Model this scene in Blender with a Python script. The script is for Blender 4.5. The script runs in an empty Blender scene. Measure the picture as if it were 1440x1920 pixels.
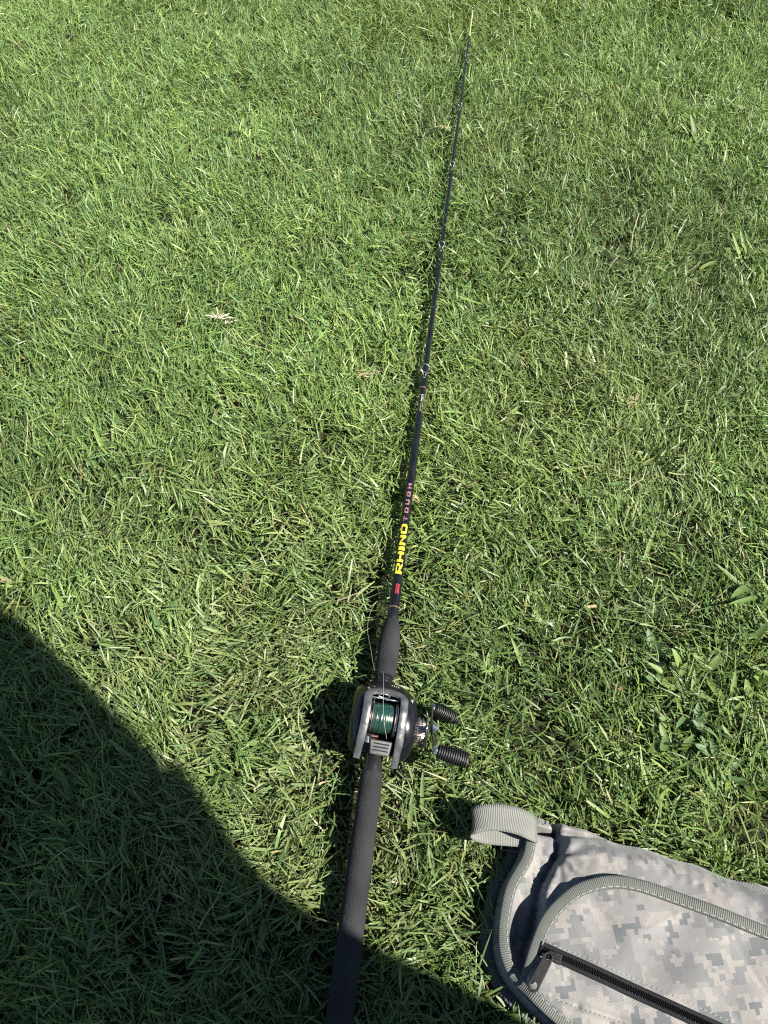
import bpy, bmesh, math, random
import numpy as np
from mathutils import Vector, Matrix, noise as mnoise

R = math.radians
rng = np.random.default_rng(11)
random.seed(5)
scene = bpy.context.scene
COL = scene.collection

# ------------------------------------------------------------------ camera
CAM_H, PITCH, FPX = 0.85, R(55), 1442.0
cam_data = bpy.data.cameras.new('camera')
cam_data.sensor_fit = 'HORIZONTAL'
cam_data.sensor_width = 36.0
cam_data.lens = 36.0 * FPX / 1440.0
cam_data.clip_start = 0.02
cam_data.clip_end = 500.0
cam = bpy.data.objects.new('camera', cam_data)
COL.objects.link(cam)
cam.location = (0, 0, CAM_H)
cam.rotation_euler = (R(90) - PITCH, 0, 0)
scene.camera = cam

# ------------------------------------------------------------------ light
SUN_EL, SUN_AZ = R(48), R(-26)          # azimuth measured from +X towards +Y
to_sun = Vector((math.cos(SUN_AZ) * math.cos(SUN_EL), math.sin(SUN_AZ) * math.cos(SUN_EL), math.sin(SUN_EL)))
world = bpy.data.worlds.new('World')
scene.world = world
world.use_nodes = True
wn = world.node_tree.nodes
sky = wn.new('ShaderNodeTexSky')
sky.sky_type = 'NISHITA'
sky.sun_disc = False
sky.air_density = 0.8
sky.dust_density = 0.3
sky.sun_elevation = SUN_EL
sky.sun_rotation = math.atan2(to_sun.x, to_sun.y)
wn['Background'].inputs['Strength'].default_value = 0.05
world.node_tree.links.new(sky.outputs[0], wn['Background'].inputs['Color'])
sun_data = bpy.data.lights.new('sun', 'SUN')
sun_data.energy = 5.0
sun_data.angle = R(0.53)
sun_data.color = (1.0, 0.95, 0.86)
sun = bpy.data.objects.new('sun', sun_data)
COL.objects.link(sun)
sun.location = to_sun * 10
sun.rotation_euler = to_sun.to_track_quat('Z', 'Y').to_euler()
scene.view_settings.view_transform = 'Standard'
scene.view_settings.look = 'None'
scene.view_settings.gamma = 1.0
scene.view_settings.exposure = 1.4
scene.cycles.use_denoising = False
scene.cycles.filter_width = 1.15

# ------------------------------------------------------------------ helpers
FWD = np.array([0, math.cos(PITCH), -math.sin(PITCH)])
UPV = np.array([0, math.sin(PITCH), math.cos(PITCH)])


def at(px, py, z):
    """world point at height z that the photograph shows at pixel px, py"""
    d = FWD + np.array([1.0, 0, 0]) * (px - 720) / FPX + UPV * (960 - py) / FPX
    t = (z - CAM_H) / d[2]
    return np.array([0, 0, CAM_H]) + d * t


def tag(o, label=None, cat=None, group=None, kind=None):
    if label: o['label'] = label
    if cat: o['category'] = cat
    if group: o['group'] = group
    if kind: o['kind'] = kind
    return o


def empty(name, loc=(0, 0, 0), rot=(0, 0, 0)):
    o = bpy.data.objects.new(name, None)
    o.empty_display_size = 0.02
    COL.objects.link(o)
    o.location = loc
    o.rotation_euler = rot
    return o


def mesh_obj(name, verts, faces, mat, parent=None, uvs=None, smooth=True):
    me = bpy.data.meshes.new(name)
    me.from_pydata([tuple(map(float, v)) for v in verts], [], [tuple(f) for f in faces])
    if uvs is not None:
        lay = me.uv_layers.new(name='UVMap')
        idx = np.empty(len(me.loops), dtype=np.int32)
        me.loops.foreach_get('vertex_index', idx)
        lay.data.foreach_set('uv', np.asarray(uvs, dtype=np.float32)[idx].ravel())
    if smooth:
        me.polygons.foreach_set('use_smooth', np.ones(len(me.polygons), dtype=bool))
    me.materials.append(mat)
    me.update()
    o = bpy.data.objects.new(name, me)
    COL.objects.link(o)
    if parent: o.parent = parent
    return o


def bm_obj(name, bm, mat, parent=None, smooth=True, bevel=0, seg=2):
    bmesh.ops.recalc_face_normals(bm, faces=bm.faces)
    me = bpy.data.meshes.new(name)
    bm.to_mesh(me)
    bm.free()
    if smooth:
        me.polygons.foreach_set('use_smooth', np.ones(len(me.polygons), dtype=bool))
    me.materials.append(mat)
    o = bpy.data.objects.new(name, me)
    COL.objects.link(o)
    if parent: o.parent = parent
    if bevel:
        m = o.modifiers.new('bevel', 'BEVEL')
        m.width = bevel; m.segments = seg; m.limit_method = 'ANGLE'; m.angle_limit = R(40)
    if smooth:
        m = o.modifiers.new('wn', 'WEIGHTED_NORMAL'); m.keep_sharp = True
    return o


def lathe(name, prof, mat, parent=None, axis='Y', center=(0, 0, 0), n=32, uv=False, warp=None):
    """prof: list of (s, r) along the axis; closes both ends"""
    V, F, U = [], [], []
    for i, (s, r) in enumerate(prof):
        for k in range(n):
            a = 2 * math.pi * k / n
            rr = r * (warp(i, a) if warp else 1)
            c, d = math.cos(a) * rr, math.sin(a) * rr
            if axis == 'Y': p = (c, s, d)
            elif axis == 'X': p = (s, c, d)
            else: p = (c, d, s)
            V.append((p[0] + center[0], p[1] + center[1], p[2] + center[2]))
            U.append((s, a))
    m = len(prof)
    for i in range(m - 1):
        for k in range(n):
            a, b = i * n + k, i * n + (k + 1) % n
            F.append((a, b, b + n, a + n) if axis != 'Y' else (a, a + n, b + n, b))
    F.append(tuple(range(n)) if axis == 'Y' else tuple(reversed(range(n))))
    e = (m - 1) * n
    F.append(tuple(reversed(range(e, e + n))) if axis == 'Y' else tuple(range(e, e + n)))
    o = mesh_obj(name, V, F, mat, parent, U)
    md = o.modifiers.new('es', 'EDGE_SPLIT'); md.split_angle = R(38)
    return o


def catmull(pts, per=8):
    P = [np.asarray(p, float) for p in pts]
    P = [2 * P[0] - P[1]] + P + [2 * P[-1] - P[-2]]
    out = []
    for i in range(1, len(P) - 2):
        for k in range(per):
            t = k / per
            a, b, c, d = P[i - 1], P[i], P[i + 1], P[i + 2]
            out.append(0.5 * (2 * b + (c - a) * t + (2 * a - 5 * b + 4 * c - d) * t * t + (3 * b - a - 3 * c + d) * t ** 3))
    out.append(P[-2])
    return np.array(out)


def sweep(name, path, sect, mat, parent=None, up=None, wdir=None, closed=True, scale=None, smooth=True):
    """sweep a section of (b, n) points along a path. up: normals per point, or wdir: fixed width direction"""
    path = np.asarray(path, float)
    n = len(path)
    T = np.gradient(path, axis=0)
    T /= np.linalg.norm(T, axis=1)[:, None]
    if wdir is not None:
        B = np.tile(np.asarray(wdir, float), (n, 1)) if np.ndim(wdir) == 1 else np.asarray(wdir, float)
        B = B - (B * T).sum(1)[:, None] * T
        B /= np.linalg.norm(B, axis=1)[:, None]
        N = np.cross(B, T)
    else:
        N = np.tile(np.asarray((0, 0, 1.0) if up is None else up, float), (n, 1)) if up is None or np.ndim(up) == 1 else np.asarray(up, float)
        N = N - (N * T).sum(1)[:, None] * T
        N /= np.linalg.norm(N, axis=1)[:, None]
        B = np.cross(T, N)
    L = np.concatenate([[0], np.cumsum(np.linalg.norm(np.diff(path, axis=0), axis=1))])
    m = len(sect)
    V, U, F = [], [], []
    for i in range(n):
        sc = 1 if scale is None else scale[i]
        for (b, h) in sect:
            V.append(path[i] + B[i] * b * sc + N[i] * h * sc)
            U.append((L[i], b))
    for i in range(n - 1):
        for k in range(m if closed else m - 1):
            a, b = i * m + k, i * m + (k + 1) % m
            F.append((a, b, b + m, a + m))
    if closed:
        F.append(tuple(reversed(range(m))))
        F.append(tuple(range((n - 1) * m, n * m)))
    return mesh_obj(name, V, F, mat, parent, U, smooth)


def rrect(w, t, bow=0.0, k=6):
    """flat strap section: width w, thickness t, the top bowed up"""
    top = [(-w / 2 + w * i / k, t / 2 + bow * (1 - (2 * i / k - 1) ** 2)) for i in range(k + 1)]
    bot = [(w / 2 - w * i / k, -t / 2 + bow * 0.6 * (1 - (2 * i / k - 1) ** 2)) for i in range(k + 1)]
    return top + bot


def box_bm(bm, c, s, rot=None):
    r = bmesh.ops.create_cube(bm, size=1)
    M = Matrix.Translation(c) @ (rot.to_4x4() if rot else Matrix()) @ Matrix.Diagonal((*s, 1))
    bmesh.ops.transform(bm, matrix=M, verts=r['verts'])
    return r['verts']


# ------------------------------------------------------------------ materials
def mat(name, color, rough=0.5, metal=0.0, spec=0.5, bump=None, var=None, coat=0.0):
    """bump: (scale, strength, distance); var: (scale, amount) colour mottling"""
    m = bpy.data.materials.new(name)
    m.use_nodes = True
    nt = m.node_tree
    p = nt.nodes['Principled BSDF']
    p.inputs['Base Color'].default_value = (*color, 1)
    p.inputs['Roughness'].default_value = rough
    p.inputs['Metallic'].default_value = metal
    p.inputs['Specular IOR Level'].default_value = spec
    p.inputs['Coat Weight'].default_value = coat
    p.inputs['Coat Roughness'].default_value = 0.08
    tc = nt.nodes.new('ShaderNodeTexCoord')
    if var:
        n = nt.nodes.new('ShaderNodeTexNoise'); n.inputs['Scale'].default_value = var[0]; n.inputs['Detail'].default_value = 5
        nt.links.new(tc.outputs['Object'], n.inputs['Vector'])
        r = nt.nodes.new('ShaderNodeMapRange')
        r.inputs[1].default_value = 0.3; r.inputs[2].default_value = 0.7
        r.inputs[3].default_value = 1 - var[1]; r.inputs[4].default_value = 1 + var[1]
        nt.links.new(n.outputs[0], r.inputs[0])
        x = nt.nodes.new('ShaderNodeVectorMath'); x.operation = 'SCALE'
        x.inputs[0].default_value = color
        nt.links.new(r.outputs[0], x.inputs['Scale'])
        nt.links.new(x.outputs[0], p.inputs['Base Color'])
        rr = nt.nodes.new('ShaderNodeMapRange')
        rr.inputs[1].default_value = 0.3; rr.inputs[2].default_value = 0.7
        rr.inputs[3].default_value = max(0.03, rough - 0.08); rr.inputs[4].default_value = min(1, rough + 0.1)
        nt.links.new(n.outputs[0], rr.inputs[0]); nt.links.new(rr.outputs[0], p.inputs['Roughness'])
    if bump:
        n = nt.nodes.new('ShaderNodeTexNoise'); n.inputs['Scale'].default_value = bump[0]; n.inputs['Detail'].default_value = 3
        nt.links.new(tc.outputs['Object'], n.inputs['Vector'])
        b = nt.nodes.new('ShaderNodeBump'); b.inputs['Strength'].default_value = bump[1]; b.inputs['Distance'].default_value = bump[2]
        nt.links.new(n.outputs[0], b.inputs['Height']); nt.links.new(b.outputs[0], p.inputs['Normal'])
    return m


def leaf_mat(name, rough=0.42, trans=0.3):
    """blade material: colour from the per-blade attribute, some light shines through"""
    m = bpy.data.materials.new(name)
    m.use_nodes = True
    nt = m.node_tree
    p = nt.nodes['Principled BSDF']
    out = nt.nodes['Material Output']
    a = nt.nodes.new('ShaderNodeAttribute'); a.attribute_name = 'blade_colour'
    p.inputs['Roughness'].default_value = rough
    p.inputs['Specular IOR Level'].default_value = 0.42
    tr = nt.nodes.new('ShaderNodeBsdfTranslucent')
    mx = nt.nodes.new('ShaderNodeMixShader'); mx.inputs[0].default_value = trans
    hue = nt.nodes.new('ShaderNodeMix'); hue.data_type = 'RGBA'; hue.blend_type = 'MULTIPLY'
    hue.inputs[0].default_value = 1.0
    hue.inputs[7].default_value = (1.15, 1.1, 0.55, 1)
    nt.links.new(a.outputs['Color'], hue.inputs[6])
    nt.links.new(a.outputs['Color'], p.inputs['Base Color'])
    nt.links.new(hue.outputs[2], tr.inputs['Color'])
    nt.links.new(p.outputs[0], mx.inputs[1]); nt.links.new(tr.outputs[0], mx.inputs[2])
    nt.links.new(mx.outputs[0], out.inputs['Surface'])
    return m


def strap_mat(name, c1, c2, period, bump=0.6):
    """woven webbing: ribs across the strap from its UV length"""
    m = bpy.data.materials.new(name)
    m.use_nodes = True
    nt = m.node_tree
    p = nt.nodes['Principled BSDF']
    p.inputs['Roughness'].default_value = 0.62
    p.inputs['Specular IOR Level'].default_value = 0.35
    uv = nt.nodes.new('ShaderNodeUVMap')
    w = nt.nodes.new('ShaderNodeTexWave'); w.wave_type = 'BANDS'; w.bands_direction = 'X'
    w.inputs['Scale'].default_value = 0.314 / period
    w.inputs['Distortion'].default_value = 0.25
    w.inputs['Detail'].default_value = 1.0
    nt.links.new(uv.outputs[0], w.inputs['Vector'])
    cr = nt.nodes.new('ShaderNodeMix'); cr.data_type = 'RGBA'
    cr.inputs[6].default_value = (*c1, 1); cr.inputs[7].default_value = (*c2, 1)
    nt.links.new(w.outputs['Fac'], cr.inputs[0])
    n = nt.nodes.new('ShaderNodeTexNoise'); n.inputs['Scale'].default_value = 60; n.inputs['Detail'].default_value = 4
    tc = nt.nodes.new('ShaderNodeTexCoord'); nt.links.new(tc.outputs['Object'], n.inputs['Vector'])
    mr = nt.nodes.new('ShaderNodeMapRange'); mr.inputs[3].default_value = 0.8; mr.inputs[4].default_value = 1.2
    nt.links.new(n.outputs[0], mr.inputs[0])
    sc = nt.nodes.new('ShaderNodeVectorMath'); sc.operation = 'SCALE'
    nt.links.new(cr.outputs[2], sc.inputs[0]); nt.links.new(mr.outputs[0], sc.inputs['Scale'])
    nt.links.new(sc.outputs[0], p.inputs['Base Color'])
    b = nt.nodes.new('ShaderNodeBump'); b.inputs['Strength'].default_value = bump; b.inputs['Distance'].default_value = 0.0006
    nt.links.new(w.outputs['Fac'], b.inputs['Height']); nt.links.new(b.outputs[0], p.inputs['Normal'])
    return m


def camo_mat(name):
    """pixelated sand / grey / slate print on a twill cloth"""
    m = bpy.data.materials.new(name)
    m.use_nodes = True
    nt = m.node_tree
    N, L = nt.nodes, nt.links
    p = N['Principled BSDF']
    p.inputs['Roughness'].default_value = 0.7
    p.inputs['Specular IOR Level'].default_value = 0.3
    p.inputs['Sheen Weight'].default_value = 0.15
    tc = N.new('ShaderNodeTexCoord')
    def field(seed, scale, sx, sy, detail=2.2):
        mp = N.new('ShaderNodeMapping'); mp.inputs['Location'].default_value = (seed, seed * 0.7, 0)
        mp.inputs['Scale'].default_value = (1, 1, 0)
        mp.inputs['Rotation'].default_value = (0, 0, R(-27))
        L.new(tc.outputs['Object'], mp.inputs['Vector'])
        sn = N.new('ShaderNodeVectorMath'); sn.operation = 'SNAP'; sn.inputs[1].default_value = (sx, sy, 1)
        L.new(mp.outputs[0], sn.inputs[0])
        nz = N.new('ShaderNodeTexNoise'); nz.inputs['Scale'].default_value = scale; nz.inputs['Detail'].default_value = detail
        nz.inputs['Roughness'].default_value = 0.62
        L.new(sn.outputs[0], nz.inputs['Vector'])
        return nz.outputs[0]
    def step(sock, edge):
        g = N.new('ShaderNodeMath'); g.operation = 'GREATER_THAN'; g.inputs[1].default_value = edge
        L.new(sock, g.inputs[0]); return g.outputs[0]
    def mixc(fac, a, b):
        x = N.new('ShaderNodeMix'); x.data_type = 'RGBA'
        L.new(fac, x.inputs[0])
        if isinstance(a, tuple): x.inputs[6].default_value = (*a, 1)
        else: L.new(a, x.inputs[6])
        x.inputs[7].default_value = (*b, 1)
        return x.outputs[2]
    base, sand, grey, slate = (0.164, 0.157, 0.154), (0.200, 0.187, 0.173), (0.128, 0.128, 0.129), (0.088, 0.094, 0.097)
    c = mixc(step(field(1.3, 40, 0.0034, 0.0038), 0.535), base, sand)
    c = mixc(step(field(4.1, 28, 0.0034, 0.0046), 0.528), c, grey)
    c = mixc(step(field(7.7, 44, 0.0036, 0.0048), 0.588), c, slate)
    c = mixc(step(field(9.2, 60, 0.0030, 0.0034), 0.618), c, sand)
    # fine fading of the print and soil
    n = N.new('ShaderNodeTexNoise'); n.inputs['Scale'].default_value = 18; n.inputs['Detail'].default_value = 6
    L.new(tc.outputs['Object'], n.inputs['Vector'])
    mr = N.new('ShaderNodeMapRange'); mr.inputs[1].default_value = 0.3; mr.inputs[2].default_value = 0.7
    mr.inputs[3].default_value = 0.86; mr.inputs[4].default_value = 1.12
    L.new(n.outputs[0], mr.inputs[0])
    # twill: diagonal threads
    mp = N.new('ShaderNodeMapping'); mp.inputs['Rotation'].default_value = (0, 0, R(32))
    L.new(tc.outputs['Object'], mp.inputs['Vector'])
    w = N.new('ShaderNodeTexWave'); w.inputs['Scale'].default_value = 0.314 / 0.0019; w.inputs['Distortion'].default_value = 0.6
    w.inputs['Detail'].default_value = 2; w.inputs['Detail Scale'].default_value = 2
    L.new(mp.outputs[0], w.inputs['Vector'])
    tw = N.new('ShaderNodeMapRange'); tw.inputs[3].default_value = 0.965; tw.inputs[4].default_value = 1.03
    L.new(w.outputs['Fac'], tw.inputs[0])
    mu = N.new('ShaderNodeMath'); mu.operation = 'MULTIPLY'
    L.new(mr.outputs[0], mu.inputs[0]); L.new(tw.outputs[0], mu.inputs[1])
    sc = N.new('ShaderNodeVectorMath'); sc.operation = 'SCALE'
    L.new(c, sc.inputs[0]); L.new(mu.outputs[0], sc.inputs['Scale'])
    L.new(sc.outputs[0], p.inputs['Base Color'])
    b = N.new('ShaderNodeBump'); b.inputs['Strength'].default_value = 0.13; b.inputs['Distance'].default_value = 0.0005
    L.new(w.outputs['Fac'], b.inputs['Height'])
    n2 = N.new('ShaderNodeTexNoise'); n2.inputs['Scale'].default_value = 45; n2.inputs['Detail'].default_value = 3
    L.new(tc.outputs['Object'], n2.inputs['Vector'])
    b2 = N.new('ShaderNodeBump'); b2.inputs['Strength'].default_value = 0.4; b2.inputs['Distance'].default_value = 0.003
    L.new(n2.outputs[0], b2.inputs['Height']); L.new(b.outputs[0], b2.inputs['Normal'])
    L.new(b2.outputs[0], p.inputs['Normal'])
    return m


M = {}
M['grass'] = leaf_mat('grass_blade', 0.46, 0.27)
M['weed'] = leaf_mat('weed_leaf', 0.55, 0.25)
M['foam'] = mat('eva_foam', (0.0205, 0.0212, 0.0230), 0.9, spec=0.22, bump=(520, 0.8, 0.0012), var=(22, 0.45))
M['blank'] = mat('black_blank', (0.006, 0.0065, 0.008), 0.26, spec=0.38, bump=(300, 0.08, 0.0005), var=(40, 0.3))
M['seat'] = mat('black_plastic', (0.012, 0.012, 0.013), 0.28, spec=0.5, var=(60, 0.3))
M['gloss'] = mat('gloss_black', (0.006, 0.006, 0.008), 0.22, spec=0.4, var=(50, 0.3))
M['silver'] = mat('silver_paint', (0.165, 0.165, 0.168), 0.36, metal=0.7, bump=(1400, 0.25, 0.0003), var=(120, 0.25))
M['thumb'] = mat('grey_plastic', (0.085, 0.085, 0.087), 0.42, metal=0.25, var=(150, 0.2))
M['chrome'] = mat('bright_steel', (0.62, 0.61, 0.60), 0.22, metal=1.0, var=(150, 0.15))
M['gunmetal'] = mat('dark_steel', (0.24, 0.225, 0.215), 0.26, metal=1.0, var=(120, 0.2))
M['knurl'] = mat('knurled_steel', (0.34, 0.29, 0.26), 0.42, metal=1.0, var=(400, 0.4))
M['copper'] = mat('copper_flange', (0.45, 0.26, 0.18), 0.3, metal=1.0)
M['rubber'] = mat('ribbed_rubber', (0.0075, 0.0075, 0.008), 0.5, spec=0.4, var=(80, 0.3))
M['gold'] = mat('copper_trim', (0.55, 0.33, 0.20), 0.3, metal=0.9)
M['yellow'] = mat('yellow_print', (0.55, 0.50, 0.03), 0.5, var=(200, 0.1))
M['red'] = mat('red_print', (0.34, 0.018, 0.03), 0.5, var=(200, 0.15))
M['pink'] = mat('pink_print', (0.23, 0.115, 0.118), 0.5, var=(250, 0.25))
M['white'] = mat('white_print', (0.42, 0.42, 0.40), 0.5, var=(300, 0.2))
M['tip'] = mat('yellow_tip', (0.36, 0.34, 0.16), 0.5, var=(60, 0.25))
M['olive'] = mat('olive_print', (0.13, 0.14, 0.03), 0.5)
M['guide'] = mat('guide_wire', (0.22, 0.22, 0.22), 0.38, metal=0.9, var=(200, 0.2))
M['line'] = mat('green_line', (0.009, 0.036, 0.025), 0.25, spec=0.7, bump=(2500, 0.3, 0.0003), var=(500, 0.4))
M['mono'] = mat('loose_line', (0.30, 0.33, 0.26), 0.25, spec=0.6)
M['camo'] = camo_mat('camo_cloth')
M['binding'] = strap_mat('grey_binding', (0.062, 0.067, 0.059), (0.098, 0.105, 0.094), 0.0018)
M['binding_dark'] = strap_mat('dark_binding', (0.05, 0.054, 0.052), (0.10, 0.105, 0.10), 0.0026)
M['webbing'] = strap_mat('grey_webbing', (0.105, 0.107, 0.096), (0.165, 0.167, 0.152), 0.0017)
M['thread'] = mat('pale_thread', (0.21, 0.22, 0.205), 0.7)
M['tape'] = mat('zip_tape', (0.009, 0.009, 0.010), 0.8, spec=0.2, bump=(1500, 0.4, 0.0004))
M['coil'] = mat('zip_coil', (0.020, 0.020, 0.021), 0.3, spec=0.6)
M['pull'] = mat('zip_pull', (0.008, 0.0085, 0.009), 0.5, metal=0.0, spec=0.22, bump=(500, 0.3, 0.0005), var=(200, 0.4))
M['jeans'] = mat('denim', (0.05, 0.07, 0.12), 0.8, bump=(800, 0.4, 0.0006), var=(30, 0.25))
M['shirt'] = mat('grey_shirt', (0.16, 0.17, 0.18), 0.85, bump=(600, 0.4, 0.0006), var=(15, 0.15))
M['skin'] = mat('skin', (0.45, 0.27, 0.19), 0.5, var=(40, 0.1))
M['hair'] = mat('hair', (0.03, 0.02, 0.015), 0.6, bump=(300, 0.7, 0.003))

# ------------------------------------------------------------------ ground
def ground_z(x, y):
    return 0.004 * np.sin(3.1 * x + 1.7 * y + 0.5) + 0.003 * np.sin(7.3 * x - 5.9 * y) + 0.0025 * np.sin(11 * y + 4 * x + 1.0)


def soil_mat():
    m = bpy.data.materials.new('lawn_soil')
    m.use_nodes = True
    nt = m.node_tree; N, L = nt.nodes, nt.links
    p = N['Principled BSDF']; p.inputs['Roughness'].default_value = 0.95
    p.inputs['Specular IOR Level'].default_value = 0.15
    tc = N.new('ShaderNodeTexCoord')
    n = N.new('ShaderNodeTexNoise'); n.inputs['Scale'].default_value = 70; n.inputs['Detail'].default_value = 8
    L.new(tc.outputs['Object'], n.inputs['Vector'])
    cr = N.new('ShaderNodeValToRGB')
    cr.color_ramp.elements[0].position = 0.35; cr.color_ramp.elements[0].color = (0.010, 0.010, 0.006, 1)
    cr.color_ramp.elements[1].position = 0.66; cr.color_ramp.elements[1].color = (0.032, 0.038, 0.014, 1)
    L.new(n.outputs[0], cr.inputs[0]); L.new(cr.outputs[0], p.inputs['Base Color'])
    b = N.new('ShaderNodeBump'); b.inputs['Strength'].default_value = 0.8; b.inputs['Distance'].default_value = 0.01
    L.new(n.outputs[0], b.inputs['Height']); L.new(b.outputs[0], p.inputs['Normal'])
    return m


gx = np.concatenate([[-120, -40, -12, -5], np.linspace(-2.6, 2.6, 66), [5, 12, 40, 120]])
gy = np.concatenate([[-120, -40, -12, -5], np.linspace(-2.0, 4.2, 78), [7, 14, 40, 120]])
GX, GY = np.meshgrid(gx, gy, indexing='ij')
GZ = ground_z(GX, GY)
V = np.stack([GX, GY, GZ], -1).reshape(-1, 3)
ny = len(gy)
F = [(i * ny + j, (i + 1) * ny + j, (i + 1) * ny + j + 1, i * ny + j + 1) for i in range(len(gx) - 1) for j in range(ny - 1)]
tag(mesh_obj('ground', V, F, soil_mat()), 'dark soil and thatch under the lawn', None, kind='structure')

# ------------------------------------------------------------------ bag outline curves (world XY)
def curve(pxs, z, per=6):
    return catmull([at(x, y, z) for x, y in pxs], per)


LEFT = curve([(988, 1572), (981, 1605), (966, 1632), (951, 1660), (942, 1695), (936, 1740), (938, 1785), (954, 1828), (984, 1866), (1026, 1908), (1090, 1958), (1190, 2018), (1340, 2062), (1560, 2122), (1900, 2215), (2300, 2330)], 0.045)
TOP = curve([(980, 1530), (1010, 1528), (1050, 1537), (1120, 1557), (1165, 1574), (1240, 1601), (1290, 1617), (1380, 1641), (1440, 1656), (1600, 1702), (2000, 1818), (2400, 1935)], 0.03)
REC = curve([(1060, 1500), (1052, 1545), (1050, 1595), (1032, 1633), (1016, 1665), (1012, 1700), (1006, 1738), (994, 1775), (985, 1812), (984, 1845), (1000, 1868), (1042, 1908), (1110, 1958), (1210, 2010), (1560, 2108), (2300, 2316)], 0.05)
POCK = curve([(977, 1846), (988, 1800), (1001, 1758), (1018, 1718), (1044, 1686), (1078, 1659), (1115, 1646), (1155, 1641), (1200, 1648), (1260, 1668), (1350, 1702), (1440, 1738), (1600, 1802), (1900, 1922), (2200, 2042)], 0.068)
ENDX = at(2400, 1935, 0.03)[0]


def seg_sd(P, poly):
    """signed distance of points to an open polyline; positive to the LEFT of its direction"""
    P = np.asarray(P, float); best = np.full(len(P), 1e9); sd = np.zeros(len(P))
    for a, b in zip(poly[:-1, :2], poly[1:, :2]):
        d = b - a
        L2 = (d ** 2).sum() + 1e-12
        t = np.clip(((P - a) @ d) / L2, 0, 1)
        q = P - (a + t[:, None] * d)
        dist = np.sqrt((q ** 2).sum(1))
        cr = d[0] * (P[:, 1] - a[1]) - d[1] * (P[:, 0] - a[0])
        m = dist < best - 1e-9
        best[m] = dist[m]; sd[m] = np.where(cr[m] >= 0, dist[m], -dist[m])
    return sd


def seg_arc(P, poly):
    P = np.asarray(P, float); best = np.full(len(P), 1e9); arc = np.zeros(len(P)); run = 0.0
    for a, b in zip(poly[:-1, :2], poly[1:, :2]):
        d = b - a; L = math.sqrt((d ** 2).sum()) + 1e-9
        t = np.clip(((P - a) @ d) / L ** 2, 0, 1)
        dist = np.sqrt(((P - (a + t[:, None] * d)) ** 2).sum(1))
        m = dist < best
        best[m] = dist[m]; arc[m] = run + t[m] * L
        run += L
    return arc


def sstep(x, a, b):
    t = np.clip((x - a) / (b - a), 0, 1)
    return t * t * (3 - 2 * t)


def rnd(d, r):
    t = np.clip(d / r, 0, 1)
    return np.sqrt(np.clip(1 - (1 - t) ** 2, 0, 1))


def seg_d(P, a, b):
    a, b = np.asarray(a)[:2], np.asarray(b)[:2]
    d = b - a
    t = np.clip(((P - a) @ d) / (d @ d), 0, 1)
    return np.sqrt(((P - (a + t[:, None] * d)) ** 2).sum(1)), t


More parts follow.
